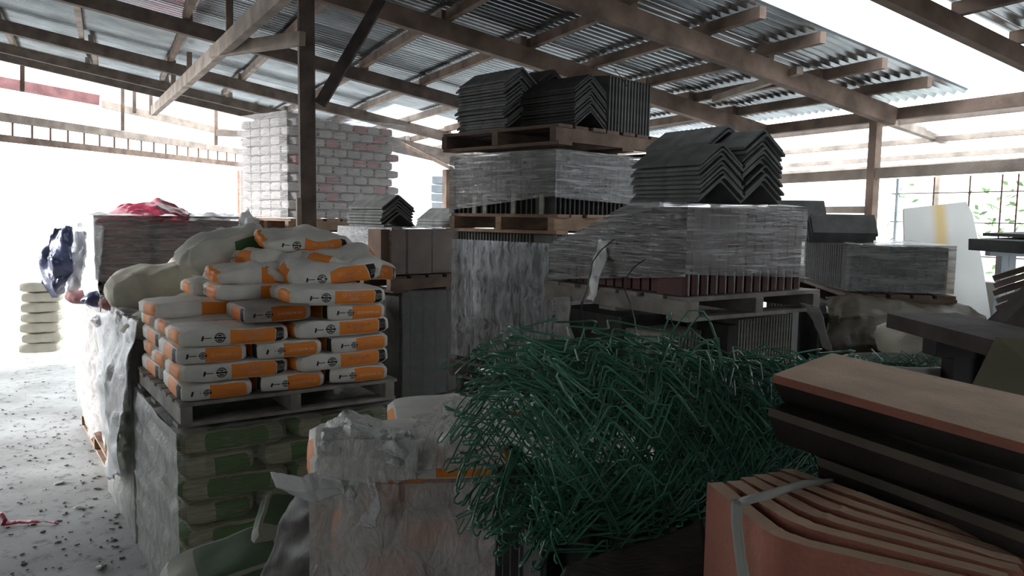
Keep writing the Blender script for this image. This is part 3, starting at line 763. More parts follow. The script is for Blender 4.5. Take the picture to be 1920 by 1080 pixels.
def vstack(fr, i, j, z, n, me, label, group, sp=.0195, rot=A90, jit=.012):
    for k in range(n):
        o = put('ridge_tile', me, None, fr.p(i+rnd.uniform(-jit,jit), j+rnd.uniform(-jit,jit), z + k*sp + .0005), (rnd.uniform(-.006,.006), rnd.uniform(-.006,.006), fr.th+rot+rnd.uniform(-.03,.03)))
        last = k == n-1
        tag(o, ('topmost tile of the ' if last else 'lowest tile of the ' if k == 0 else ORD[k] + ' tile up in the ') + label, 'tile', group)

# wrapped load of standing tiles: slabs along the two visible faces
def slab_load(name, fr, i, j, z, w_, d_, h, label, mt, edge, film, sp=.05, th=.014, gap=.0, lift=None, hs=None, core='tile_dark', film_faces='abcd', amp=.012, seed=1, topfilm=True, piece='tile', inset=.0, hf=None):
    e = empty(name, fr.p(i, j, z), fr.th, label, 'load')
    mb = MB(); mb.box((0,0,0), (th, .16, h), mi=0)
    sl1 = mb.mesh(piece, [M[edge]])
    mb = MB(); mb.box((0,0,0), (.16, th, h)); sl2 = mb.mesh(piece, [M[edge]])
    x = .02
    while x < w_ - .01:
        put(piece, sl1, e, (x, .09+inset, h/2)); x += sp*rnd.uniform(.93,1.07)
    y = .20
    while y < d_ - .01:
        o_ = put(piece, sl2, e, (.09+inset, y, h/2*(hf(0, y) if hf else 1))); o_.scale = (1, 1, (hf(0, y)-.02) if hf else 1); y += sp*rnd.uniform(.93,1.07)
    mb = MB(); dd = .42 if hf else d_; mb.box((w_/2+.08, dd/2+.08, h/2-.01), (w_-.18, dd-.18, h-.03)); mb.build('inner_stack', M[core], e)
    if film: film_shell(w_, d_, h, pad=.014, seed=seed, amp=amp, lift=lift, faces=film_faces, top=topfilm, nz=18, nx=26).build('wrap', M[film], e, smooth=True)
    return e

# ------------------------------------------------------------------ P6 tall centre pile
fr6 = Fr(1042, 300, 4.6, 45)
Z6 = 2.635; W6, D6 = 1.12, .96
pallet(fr6, -.05, -.05, Z6-.115, W6+.1, D6+.08, M['pallet_dark'], 'dark pallet under the topmost tile stacks of the centre pile', nb=8)
pallet(fr6, -.02, -.02, 1.995, W6*.72, D6, M['pallet'], 'orange-brown pallet halfway up the centre pile', nb=6)
slab_load('wrapped_tile_load', fr6, 0, 0, 2.113, W6*.98, D6*.97, .37, 'upper wrapped tile load of the centre pile, grey streaky film', 'tile_dark', 'tile_dark', 'film', sp=.045,
          lift=lambda fc, t: (.02+.09*t if fc == 'd' else .10-.04*t) if fc in 'ad' else .0, seed=31, topfilm=True)
for y in (.12, .36, .58, .74):
    pass
e = bpy.data.objects['wrapped_tile_load']
for y in (.10, .34, .60, .70):
    mb = MB(); mb.box((-.004, y, .06), (.012,.035,.12)); mb.build('spacer', M['tile_edge'], e)
slab_load('wrapped_tile_load', fr6, .02, .03, 1.12, W6*.78, D6*.92, .87, 'lower wrapped tile load of the centre pile, bright film on its left', 'tile_dark', 'tile', 'film_thin', sp=.028, th=.012,
          lift=None, film_faces='abc', seed=33, topfilm=False)
e6 = [o for o in col.objects if o.name.startswith('wrapped_tile_load')][-1]
mb_ = film_shell(W6*.78, D6*.92, .80, pad=.02, seed=37, amp=.03, faces='d', top=False, nz=22, nx=22, lift=lambda fc, t: .03+.0*t)
mb_.build('bright_wrap', film_mat('pale_blue_film', .18, .85, spec=.8, color=(.62,.68,.72), rough=.22, stretch=(9,9,2.0), bump=.8), e6, smooth=True)
pallet(fr6, -.02, -.02, 1.0, W6*.85, D6, M['pallet_gray'], 'grey pallet below the lower wrapped tile load', nb=6)
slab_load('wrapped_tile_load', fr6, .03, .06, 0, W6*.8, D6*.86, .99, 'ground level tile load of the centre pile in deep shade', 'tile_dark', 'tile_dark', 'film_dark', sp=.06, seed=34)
# tile stacks on top
vstack(fr6, .16, .45, Z6+.005, 17, VT, 'left ridge tile stack on top of the centre pile', 'ridge tiles in the left stack of the centre pile', sp=.0185, jit=.014)
vstack(fr6, .50, .47, Z6+.005, 19, VTD, 'rear ridge tile stack on top of the centre pile', 'ridge tiles in the rear stack of the centre pile', sp=.0185)
vstack(fr6, .31, -.0, Z6+.005, 13, VTD, 'front ridge tile stack on top of the centre pile', 'ridge tiles in the front stack of the centre pile', sp=.0185, jit=.006)
# standing tiles
up_t = vtile_mesh('ridge_tile', .36, .14, .010, 120, [M['tile_dark'], M['tile']])
for k in range(14):
    o = bpy.data.objects.new('ridge_tile', up_t); col.objects.link(o)
    # local x -> up, ridge (local z) -> -a
    a_, b_ = fr6.a, fr6.b
    Mx = Matrix((Vector((.0,0,1)) + a_*.06, b_, -a_)).transposed()
    p = fr6.p(.60 + k*.034, .20, Z6+.012)
    mm = Mx.to_4x4(); mm.translation = p; o.matrix_world = mm
    tag(o, ('upright ridge tile, %s from the left in the row beside the front stack' % ORD[k]) if k else 'leftmost upright ridge tile leaning against the front stack', 'tile', 'upright ridge tiles on the centre pile')

# ------------------------------------------------------------------ P7 right-centre pile
fr7 = Fr(1283, 560, 3.5, 34)
Z7 = 1.745; W7, D7 = .84, .99
pallet2(fr7, -.03, -.06, Z7-.11, W7+.14, D7+.12, M['pallet_gray'], 'pallet sagging under the film-wrapped load right of centre', nb=7, h=.11)
HF7 = lambda x, y: 1.0 - max(0, min(1, (y-.36)/.6))*.56
e7 = slab_load('wrapped_tile_load', fr7, 0, 0, Z7+.003, W7, D7, .405, 'film-wrapped maroon tile load right of centre with torn film', 'carton_maroon', 'carton_maroon', None, sp=.062, th=.05, core='carton', seed=40, hf=HF7)
film_shell(W7, D7, .405, pad=.016, seed=41, amp=.016, faces='ab', top=True, nz=18, nx=30, hf=HF7, lift=lambda fc, t: .10-.04*t if fc == 'a' else .03).build('front_wrap', M['film'], e7, smooth=True)
film_shell(W7, D7, .405, pad=.02, seed=43, amp=.03, faces='cd', top=False, nz=22, nx=40, hf=HF7, lift=lambda fc, t: (.0+.09*t) if fc == 'd' else .03).build('left_wrap', M['film7'], e7, smooth=True)
for k in range(14):
    mb = MB(); mb.box((.02+.062*k, -.004, .05), (.008,.006,.10)); mb.build('batten', M['tile_edge'], e7)
# pulled film twist hanging at the left
drape('film_tail', [PP((1128,424,4.02),(1146,420,3.98)), PP((1118,470,3.95),(1140,470,3.9)), PP((1106,520,3.9),(1124,520,3.86)), PP((1100,560,3.88),(1112,568,3.84))], 8, 26, M['film_white'],
      'twisted white film tail hanging from the load right of centre', 'plastic', amp=.025, fr_=16)
vstack(fr7, .22, .0, Z7+.43, 9, VT, 'front ridge tile stack on the load right of centre', 'ridge tiles in the front stack right of centre', sp=.021, jit=.008)
vstack(fr7, .54, .02, Z7+.43, 13, VT, 'tall ridge tile stack at the right end of the load', 'ridge tiles in the tall stack right of centre', sp=.0215, jit=.014)
vstack(fr7, .50, .20, Z7+.43+.0215*12+.012, 2, VT, 'pair of ridge tiles crowning the tall stack', 'ridge tiles crowning the tall stack', sp=.021)
# lower standing tiles
st1 = MB(); st1.box((0,.17,.22), (.011,.34,.44)); st1 = st1.mesh('flat_tile', [M['tile_edge']])
st2 = MB(); st2.box((0,.15,.19), (.011,.30,.38)); st2 = st2.mesh('flat_tile', [M['tile_edge']])
tl_ = empty('tile_crate', fr7.p(0, .05, 1.165), fr7.th, 'tightly packed upright tiles under the pallet right of centre', 'load')
for k in range(19):
    put('tile', st1, tl_, (.44+.0245*k, .0+.0015*k, 0), (0, .015, 0))
for k in range(13):
    put('tile', st2, tl_, (.02+.0245*k, .14, 0), (0, .10, 0))
mb = MB(); mb.box((.45,.66,.22), (.86,.54,.43)); mb.build('inner_stack', M['tile_dark'], tl_)
mb = MB(); mb.box((.375,.08,.21), (.07,.2,.42)); mb.build('end_panel', M['tile_dark'], tl_)
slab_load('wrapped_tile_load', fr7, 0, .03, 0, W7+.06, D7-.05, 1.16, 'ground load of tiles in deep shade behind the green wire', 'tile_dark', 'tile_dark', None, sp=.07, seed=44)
drape('plastic_sheet', [PP((1041,556,4.15),(1068,556,4.1)), PP((1041,610,4.15),(1072,610,4.05)), PP((1041,660,4.15),(1080,668,4.05))], 8, 16, M['film_milky'], 'pale plastic flap hanging below the left end of the sagging pallet', 'plastic', amp=.03, fr_=9)
drape('plastic_sheet', [PP((1500,566,3.95),(1535,574,3.9)), PP((1525,600,3.95),(1552,620,3.9)), PP((1545,650,3.95),(1562,660,3.9))], 8, 16, M['film_milky'], 'pale plastic strip beside the upright tiles, right of them', 'plastic', amp=.02, fr_=9)

# ------------------------------------------------------------------ P5 brown load centre-left
fr5 = Fr(735, 470, 5.6, 45)
p5 = slab_load('wrapped_carton_load', fr5, 0, 0, 1.66, .95, .68, .33, 'brown carton load with shiny film left of the centre pile', 'carton', 'carton', None, sp=.24, th=.22, core='carton', piece='carton')
film_shell(.95, .68, .33, pad=.015, seed=51, amp=.03, faces='cd', nz=14, nx=18, top=True).build('shiny_wrap', film_mat('silver_film', .45, .9, spec=.8, color=(.5,.52,.54), rough=.2, stretch=(6,6,14), bump=.9), p5, smooth=True)
film_shell(.95, .68, .33, pad=.012, seed=52, amp=.01, faces='ab', nz=12, nx=18, top=False).build('thin_wrap', film_mat('faint_film', .04, .25, rough=.2), p5, smooth=True)
pallet(fr5, -.03, -.03, 1.53, 1.0, .74, M['pallet_dark'], 'dark pallet under the brown carton load', nb=6)
slab_load('wrapped_carton_load', fr5, .10, .0, .72, .85, .66, .80, 'dark film-wrapped load below the brown carton load', 'tile_dark', 'tile_dark', 'film_dark', sp=.12, th=.1, core='tile_dark', seed=53, piece='carton')
pallet(fr5, .0, -.04, .58, 1.0, .74, M['pallet_gray'], 'pale pallet with blocks beside the orange bags', nb=6)
slab_load('wrapped_carton_load', fr5, .05, .0, 0, .85, .66, .57, 'ground load under the pale pallet, in shade', 'tile_dark', 'tile_dark', 'film_dark', sp=.12, th=.1, core='tile_dark', seed=54, piece='carton')
vstack(fr5, .13, .10, 2.005, 7, VT, 'small ridge tile stack beside the post', 'ridge tiles in the small stack beside the post', sp=.022)
vstack(fr5, .78, .10, 2.005, 3, VT, 'low ridge tile stack left of the centre pile', 'ridge tiles in the low stack', sp=.022)
# far block and post seen beyond
mb = MB(); a = P(842, 400, 9.5); mb.bar((a.x,a.y,0), (a.x,a.y,2.65), .13, .13, upv=S2); tag(mb.build('timber_post', M['timber'], centre=True), 'short brown post in daylight left of the centre pile', 'post')
fb = empty('sheet_stack', P(826, 400, 11), 0, 'pale corrugated stack outdoors beside the short brown post', 'stack'); fb.location.z = 0
for k in range(22):
    mb = MB(); mb.box((rnd.uniform(-.01,.01),0,.06+k*.12), (.2,.5,.1)); mb.build('layer', M['pale_blue'], fb)
mb = MB(); mb.bar(P(752,268,11), P(858,322,10), .03, .04); tag(mb.build('sloping_pole', M['timber'], centre=True), 'thin pole sloping down between pack block and centre pile', 'pole')
mb = MB(); mb.bar(P(745,250,13), P(872,275,13), .06, .12); tag(mb.build('lintel_beam', M['timber_pale'], centre=True), 'pale outdoor beam above the thin sloping pole', 'beam')
# orange scaffold
sf = empty('scaffold_frame', P(458, 380, 16), 0, 'orange scaffold frame outdoors left of the pack block', 'scaffold')
o0 = P(458, 380, 16)
for px in (447, 453, 466, 471):
    mb = MB(); q_ = P(px, 400, 16); mb.tube([P(px, 320, 16)-o0, Vector((q_.x, q_.y, 0))-o0], .022, 5); mb.build('upright', M['orange_steel'], sf)
for pa, pb in ((447,453),(466,471)):
    mb = MB(); mb.tube([P(pa, 340, 16)-o0, P(pb, 338, 16)-o0], .02, 5); mb.build('rung', M['orange_steel'], sf)

# ------------------------------------------------------------------ P8 right back
fr8 = Fr(1590, 500, 4.3, -8)
p8 = slab_load('wrapped_tile_load', fr8, 0, 0, 1.71, .54, 1.1, .25, 'dark tile load with glinting film at its right end, below the white board', 'tile_dark', 'tile_dark', None, sp=.05, seed=61)
film_shell(.54, 1.1, .25, pad=.014, seed=61, amp=.02, faces='ab', nz=12, nx=26).build('front_wrap', M['film'], p8, smooth=True)
film_shell(.54, 1.1, .25, pad=.016, seed=62, amp=.012, faces='cd', nz=10, nx=26, top=False).build('side_wrap', film_mat('brown_film', .2, .5, spec=.1, color=(.09,.075,.065), rough=.6, bump=.2), p8, smooth=True)
pallet(fr8, -.03, -.03, 1.60, .6, 1.15, M['pallet_dark'], 'dark pallet under the glinting tile load', nb=5, h=.10)
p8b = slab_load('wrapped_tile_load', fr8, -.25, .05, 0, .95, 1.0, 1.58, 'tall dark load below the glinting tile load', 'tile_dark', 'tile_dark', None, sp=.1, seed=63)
drape('plastic_sheet', [PP((1545,556,4.25),(1600,553,4.2),(1680,562,4.2),(1760,570,4.15),(1830,580,4.3)), PP((1545,600,4.1),(1620,590,3.9),(1700,598,3.8),(1790,608,3.7),(1880,625,3.8)), PP((1550,650,4.0),(1630,648,3.7),(1700,650,3.5),(1790,650,3.4),(1880,665,3.5)), PP((1560,720,3.9),(1640,720,3.7),(1720,720,3.5),(1800,720,3.4),(1880,720,3.5))],
      44, 30, M['film_brown'], 'dusty brown film draped over the low load behind the terracotta tiles', 'plastic', amp=.05, fr_=6)
# dark trough tiles on P8
vt8 = vtile_mesh('ridge_tile', .36, .145, .012, 80, [M['tile_dark'], M['tile_dark']])
for k in range(3):
    o = put('ridge_tile', vt8, None, fr8.p(-.17+.012*k, .30, 1.972+.020*k), fr8.th)
    tag(o, ['lowest','middle'][k]+' dark ridge tile nested on the glinting tile load' if k < 2 else 'uppermost dark ridge tile on the glinting tile load, against daylight', 'tile', 'dark ridge tiles on the glinting load' if k < 2 else None)
for k in range(5):
    o = put('ridge_tile', vt8, None, P(1440, 446-k*9, 5.3), R(-8)); tag(o, '%s ridge tile peeping out behind the wrapped load right of centre' % ORD[k], 'tile', 'ridge tiles peeping out behind the load')

# leaning white board
def slab_poly(name, pts, thick, mt, label, cat, uv=True):
    n = len(pts); c = sum(pts, Vector())/n
    nm = (pts[1]-pts[0]).cross(pts[2]-pts[0]).normalized()
    if nm.y > 0: nm = -nm
    mb = MB(); vs = [p-c for p in pts] + [p-c-nm*thick for p in pts]
    fs = [tuple(range(n)), tuple(range(2*n-1, n-1, -1))] + [(k, (k+1) % n, n+(k+1) % n, n+k) for k in range(n)]
    mb.add(vs, fs); me = mb.mesh(name, mt)
    if uv:
        x0 = min(v.x for v in vs); x1 = max(v.x for v in vs); z0 = min(v.z for v in vs); z1 = max(v.z for v in vs)
        ul = me.uv_layers.new(name='UVMap')
        for lp in me.loops:
            v = me.vertices[lp.vertex_index].co; ul.data[lp.index].uv = ((v.x-x0)/(x1-x0), (v.z-z0)/(z1-z0))
    o = put(name, me, None, c); tag(o, label, cat); return o
_a, _b, _c = P(1695,391,5.3), P(1857,590,5.02), P(1700,700,4.9); _n = (_b-_a).cross(_c-_a)
def onpl(px, py):
    q = ray(px, py); return CAMP + q*((_a-CAMP).dot(_n)/q.dot(_n))
slab_poly('board', [onpl(*q) for q in ((1695,391),(1812,378),(1824,402),(1832,440),(1843,500),(1857,590),(1864,700),(1700,700))], .02, M['board'], 'white board with a yellow stain leaning at the back right', 'board')

# right edge dark items
mb = MB(); mb.bar(P(1728, 600, 3.0), P(2000, 668, 2.35), .30, .055); 
tag(mb.build('dark_plank', M['steel_dark'], centre=True), 'thick dark plank jutting in from the right over the black trestle', 'plank')
tr = empty('trestle', P(1800, 720, 2.75), 0, 'black steel trestle leg under the thick dark plank', 'trestle'); o0 = P(1800, 720, 2.75); o0.z = 0; tr.location = o0
mb = MB(); mb.box((0,0,.86), (.10,.08,1.70)); mb.build('leg', M['black'], tr)
mb = MB(); mb.box((.055,-.03,.86), (.014,.10,1.66)); mb.build('flange', M['steel_dark'], tr)
mb = MB(); mb.box((0.05,0.0,1.66), (.34,.09,.07)); mb.build('head', M['black'], tr)
slab_poly('board', PP((1868,630,2.3),(2060,660,2.1),(2060,790,2.0),(1812,742,2.2)), .02, M['olive_board'], 'olive board leaning at the right edge above the terracotta tile', 'board', uv=False)
mb = MB(); mb.bar(P(1862, 640, 2.9), P(1990, 520, 2.9), .1, .10); tag(mb.build('dark_timber', M['steel_dark'], centre=True), 'dark timber leaning diagonally behind the olive board', 'timber')
for k in range(6):
    y = 590-k*14; mb = MB(); mb.bar(P(1868-2*(k % 2)+rnd.uniform(-3,8), y, 4.2), P(2010, y-42-rnd.uniform(0,8), 4.0), .22, .028)
    tag(mb.build('rough_plank', M['pallet_dark'] if k % 2 else M['timber'], centre=True), 'rough brown plank, %s of the fanned stack at the right edge' % (ORD[k]+' up') if k < 5 else 'topmost rough plank of the fanned stack at the right edge', 'plank', 'fanned rough planks' if k < 5 else None)
mb = MB(); mb.bar(P(1862, 461, 4.6), P(2050, 455, 4.6), .5, .07); tag(mb.build('dark_slab', M['tile_dark'], centre=True), 'dark thick slab at the right edge above the pale blue frame', 'slab')
mb = MB(); mb.bar(P(1880, 441, 4.7), P(2050, 436, 4.7), .4, .02); tag(mb.build('thin_sheet', M['tile_dark'], centre=True), 'thin dark sheet lying over the thick slab at the right edge', 'sheet')
bf = empty('trestle', P(1885, 520, 4.75), 0, 'pale blue trestle under the dark slab at the right edge', 'trestle'); o0 = P(1885, 520, 4.75); o0.z = 0; bf.location = o0
for sx, tx in ((-.05,-.02),(.06,.02),(.17,.17)):
    mb = MB(); mb.bar((sx,0,0), (tx,0,1.93), .045, .045, upv=Vector((0,1,0))); mb.build('leg', M['pale_blue'], bf)
mb = MB(); mb.bar((-.12,0,1.92), (.3,0,1.92), .05, .04); mb.build('rail', M['pale_blue'], bf)
# low block wall strip visible beside board
mb = MB(); mb.bar(wp(1500, .85, 5.3), wp(2300, .85, 5.3), .12, 1.7); tag(mb.build('wall_low_right', M['wallm']), None, None, kind='structure')
# pale sack on the low load, far right
sack('jute_sack', (.5,.32,.16), P(1760, 650, 3.25), (0,.1,.2), M['bag_pale'], 'cream sack lying behind the terracotta tiles', seed=71)
# small plants outdoors seen through the grille
pl = MB()
for k in range(110):
    c = wp(rnd.choice((1700,1900,1880,1860))+rnd.uniform(-26,26), rnd.uniform(1.7,2.45), 6.1) + Vector((0,rnd.uniform(-.2,.2),0)); a = Vector((rnd.uniform(-1,1),rnd.uniform(-1,1),rnd.uniform(-1,1))).normalized()*.04; b_ = a.orthogonal().normalized()*.018
    pl.add([c-a, c+b_, c+a, c-b_], [(0,1,2,3)])
tag(pl.build('climbing_plant', M['leaf'], centre=True), 'sparse green leaves climbing outside the bar grille', 'plant', kind='stuff')
# ------------------------------------------------------------------ distant building in the yard
bd = empty('building', (-24, 40, 0), R(15), 'pale low building across the bright yard', 'building')
mb = MB(); mb.box((0,0,2.2), (22,6,4.4)); mb.build('wall', M['pale_wall'], bd)
for x in (-6,-3.8,1,3):
    mb = MB(); mb.box((x,-3.05,2.4), (1.8,.1,1.0)); mb.build('window', M['window_blue'], bd)

# ------------------------------------------------------------------ P9 foreground film load
fr9 = Fr(600, 900, 2.35, 6)
p9 = empty('wrapped_bag_load', fr9.p(0, 0, 0), fr9.th, 'foreground load wrapped in milky film with torn knotted top', 'load')
ob = [bag_mesh('bag', .52, .34, .125, M['bag_orange'], seed=s+70, nx=10, ny=7, nz=4) for s in range(2)]
for n in range(10):
    for x, y, ro in ([(.18,.28,A90),(.56,.28,A90),(.94,.28,A90)] if n % 2 else [(.28,.18,0),(.84,.18,0)]):
        put('bag', ob[n % 2], p9, (x, y, .08+.124*n), (0,0,ro+math.pi+rnd.uniform(-.04,.04)))
film_shell(1.12, .56, 1.27, pad=.03, seed=81, amp=.045, nz=40, nx=34, faces='abcd', top=True, hf=lambda x, y: 1-.03*max(0,1-min(x+.03, 1.15-x, y+.03, .59-y)/.12)).build('wrap', film_mat('foreground_film', .5, .82, spec=.8, color=(.70,.655,.62), rough=.24, stretch=(5,5,2.5), scale=2.2, bump=1, bs=3.5), p9, smooth=True)
for (px, py, d, ro, sd, lab) in ((738, 846, 2.52, (.05,.04,R(14)), 1, 'crumpled orange-printed bag end under torn film, foreground left'),
                           (832, 838, 2.52, (0,-.0,R(8)), 2, 'orange bag under film in the foreground, next to the green wire'),
                           (865, 778, 2.92, (.0,-.04,R(12)), 3, 'rear orange bag under film, sloping up to the green wire')):
    o = put('cement_bag', big[sd], None, P(px, py, d), ro); tag(o, lab, 'bag'); o.scale = (.72 if px < 700 else 1, 1, 1.2)
FM = film_mat('crumpled_film', .7, .97, spec=.8, color=(.86,.86,.85), rough=.22, stretch=(8,8,8), bump=.8)
FT = film_mat('veil_film', .3, .72, spec=.9, color=(.82,.80,.77), rough=.22, stretch=(10,3,5), bump=.8)
drape('film_cap', [PP((612,800,2.6),(650,772,2.65),(700,782,2.7),(770,808,2.8)), PP((602,815,2.36),(650,800,2.36),(700,805,2.4),(770,812,2.45)), PP((598,838,2.28),(625,832,2.28),(700,828,2.30),(772,835,2.32)), PP((596,866,2.27),(612,850,2.27),(690,846,2.29),(772,850,2.30))], 30, 22, FM,
      'crumpled milky film cap over the left foreground bag', 'plastic', amp=.04, fr_=13)
drape('film_cover', [PP((598,826,2.30),(680,822,2.26),(782,826,2.26)), PP((600,856,2.26),(690,860,2.22),(782,862,2.22)), PP((600,892,2.26),(690,905,2.22),(782,900,2.22))], 22, 16, FT,
      'clear film hugging the left foreground bag', 'plastic', amp=.018, fr_=6)
drape('film_cover', [PP((768,770,2.95),(830,750,3.0),(925,722,3.1)), PP((775,792,2.6),(850,775,2.6),(930,765,2.65)), PP((775,830,2.32),(850,822,2.32),(935,825,2.34)), PP((700,884,2.24),(800,880,2.24),(945,880,2.24))], 28, 28, FT,
      'thin clear film stretched over the rear foreground bags', 'plastic', amp=.035, fr_=9)
drape('film_knot', [PP((690,838,2.30),(740,812,2.30),(790,842,2.32)), PP((692,868,2.24),(742,855,2.20),(800,870,2.26)), PP((700,890,2.26),(735,905,2.22),(790,885,2.28))], 22, 18, FM,
      'knotted lump of torn film at the middle of the foreground load', 'plastic', amp=.06, fr_=16)
drape('film_tongue', [PP((512,884,2.30),(560,893,2.26),(620,872,2.30)), PP((520,912,2.28),(570,922,2.24),(640,900,2.28)), PP((545,925,2.30),(590,940,2.26),(645,925,2.28))], 34, 20, M['film_white'],
      'pale torn film tongue sticking out to the left of the foreground load', 'plastic', amp=.025, fr_=12)
drape('film_strip', [PP((700,862,2.24),(712,860,2.24)), PP((690,900,2.22),(708,905,2.22)), PP((692,940,2.21),(712,945,2.21)), PP((680,975,2.22),(704,985,2.22)), PP((662,985,2.22),(684,992,2.22))], 6, 34, FM,
      'long twisted film strip dangling down the foreground load', 'plastic', amp=.022, fr_=22)
drape('film_strip', [PP((690,870,2.25),(704,868,2.25)), PP((655,905,2.23),(676,915,2.23)), PP((648,925,2.23),(662,935,2.23)), PP((660,960,2.23),(668,965,2.23))], 6, 24, FM,
      'short ragged film strip left of the long twisted strip', 'plastic', amp=.022, fr_=22)
drape('plastic_flap', [PP((560,925,2.75),(600,925,2.6)), PP((525,980,2.75),(598,980,2.55)), PP((500,1050,2.75),(596,1050,2.5)), PP((470,1130,2.75),(596,1130,2.5))], 14, 26, film_mat('grey_flap_film', .75, .92, spec=.15, color=(.10,.095,.09), rough=.5, stretch=(5,5,3), bump=.2),
      'dull grey plastic flap hanging left of the foreground load', 'plastic', amp=.03, fr_=6)

# ------------------------------------------------------------------ supports under wire and terracotta
frw = Fr(985, 1080, 1.45, 12)
wl = slab_load('wrapped_tile_load', frw, .05, .12, 0, .95, .55, 1.42, 'dark load carrying the green wire roll in the foreground', 'tile_dark', 'tile_dark', None, sp=.1, seed=90)

# green chain-link roll
axA = P(965, 850, 1.62); axB = P(1640, 800, 2.15)
ax = (axB-axA); AL = ax.length; ax.normalize()
vz = Vector((0,0,1)); e1 = (vz - ax*vz.dot(ax)).normalized(); e2 = ax.cross(e1)
wire = MB(); Wr = .0023; rr = random.Random(5)
def centre(t):       # t 0..1 along roll
    return axA + ax*(AL*t) + e1*(.015*math.sin(3*t))
turns = 4.2; nW = 200
for k in range(nW):
    f = k/nW; phi = 2*math.pi*turns*f + rr.uniform(-.15,.15)
    rad = .06 + .165*math.sqrt(f) + rr.uniform(-.018,.018)
    if rr.random() < .08: rad *= 1.12
    t0 = rr.uniform(-.05, .03); t1 = rr.uniform(.9, 1.02)
    nz_ = 9; pts = []; amp = rr.uniform(.035,.055); ph = rr.uniform(0, 1)
    sd = rr.uniform(0, 50)
    for q in range(nz_*2+1):
        t = t0 + (t1-t0)*q/(nz_*2)
        r_ = rad*(1.0 + .12*math.sin(6*t+1) )*(1.0 - .28*max(0, t-.3))
        a = phi + (amp/r_)*(1 if q % 2 else -1)
        nv_ = Vector((noise.noise(Vector((t*5+sd, 0, 0))), noise.noise(Vector((t*5, sd, 0))), noise.noise(Vector((t*5, 0, sd)))))*.05
        c = centre(t); yy = math.cos(a)*r_*1.02; xx = math.sin(a)*r_*1.02
        if yy < -.15: yy = -.15 + (yy+.15)*.4
        pts.append(c + e1*yy + e2*xx + nv_)
    # rounded hook at the near end
    d0 = (pts[0]-pts[1]).normalized(); sidev = d0.cross(Vector((rr.uniform(-1,1),rr.uniform(-1,1),rr.uniform(-1,1)))).normalized()
    hook = [pts[0] + d0*.012 + sidev*.004, pts[0] + d0*.018 + sidev*.014, pts[0] + d0*.010 + sidev*.020, pts[0] - d0*.01 + sidev*.021]
    sm = []
    for q in range(len(pts)-1):      # soften bends
        a_, b_ = pts[q], pts[q+1]; sm += [a_.lerp(b_, .12), a_.lerp(b_, .88)]
    wire.tube(list(reversed(hook)) + sm, Wr, 4, cap=False)
# stray loops on top
for k in range(60):
    t = rr.uniform(.1, .75); a = rr.uniform(-1.2, 1.2); r_ = .20*(1-.25*t)
    p = centre(t) + e1*math.cos(a)*r_ + e2*math.sin(a)*r_
    h = rr.uniform(.02,.06) if abs(t-.34) > .1 else rr.uniform(.05,.13)
    dirv = (ax*rr.uniform(-1,1) + e2*rr.uniform(-1,1)).normalized()
    nseg = 9; pts = []
    ln_ = rr.uniform(.10,.22)
    for q in range(nseg):
        s_ = q/(nseg-1)
        pts.append(p + dirv*ln_*(s_-.5) + e1*(h*math.sin(math.pi*s_)) + Vector((rr.uniform(-1,1),rr.uniform(-1,1),rr.uniform(-1,1)))*.006)
    wire.tube(pts, Wr, 4, cap=False)
for k in range(70):       # hooked ends sticking out on the left
    a = rr.uniform(0, 2*math.pi); r_ = rr.uniform(.12,.235); p = centre(rr.uniform(-.03,.06)) + e1*math.cos(a)*r_*.95 + e2*math.sin(a)*r_
    ov = (-ax*rr.uniform(.2,1) + e1*math.cos(a)*rr.uniform(0,.9) + e2*math.sin(a)*.4).normalized(); sd_ = ov.cross(Vector((rr.uniform(-1,1),rr.uniform(-1,1),1))).normalized()
    ln_ = rr.uniform(.03,.06)
    wire.tube([p-ov*.03, p, p+ov*ln_, p+ov*(ln_+.006)+sd_*.006, p+ov*ln_+sd_*.012, p+ov*ln_*.4+sd_*.014], Wr, 4, cap=False)
c0 = Vector((axA.x, axA.y, 1.42)); wire.v = [v-c0 for v in wire.v]
wr = wire.build('wire_roll', M['wire'], None, c0, smooth=True); tag(wr, 'tangled roll of green coated chain-link wire in the foreground', 'wire roll')
# dead-dark core leaves inside? keep open; a second small roll far right
w2 = MB()
for k in range(46):
    px = rr.uniform(1610, 1760); py = rr.uniform(668, 700); p = P(px, py, 2.9); pts = [p + Vector((.07*(q-3)/3, rr.uniform(-.02,.02), .03*math.sin(q*.5*math.pi+k)*rr.uniform(.3,1))) for q in range(7)]
    w2.tube(pts, .0016, 4, cap=False)
tag(w2.build('wire_roll', M['wire'], centre=True), 'small loose tangle of green wire behind the terracotta tiles', 'wire')
rg = MB()
for k in range(3):
    c = P(1690, 680, 2.95)
    rg.tube([c + Vector((.22*math.cos(a), .16*math.sin(a), .012*k-.02)) for a in [2*math.pi*q/28 for q in range(29)]], .009, 6, cap=False)
tag(rg.build('hose_coil', M['strap'], centre=True), 'grey hose coil under the small green wire tangle', 'hose')
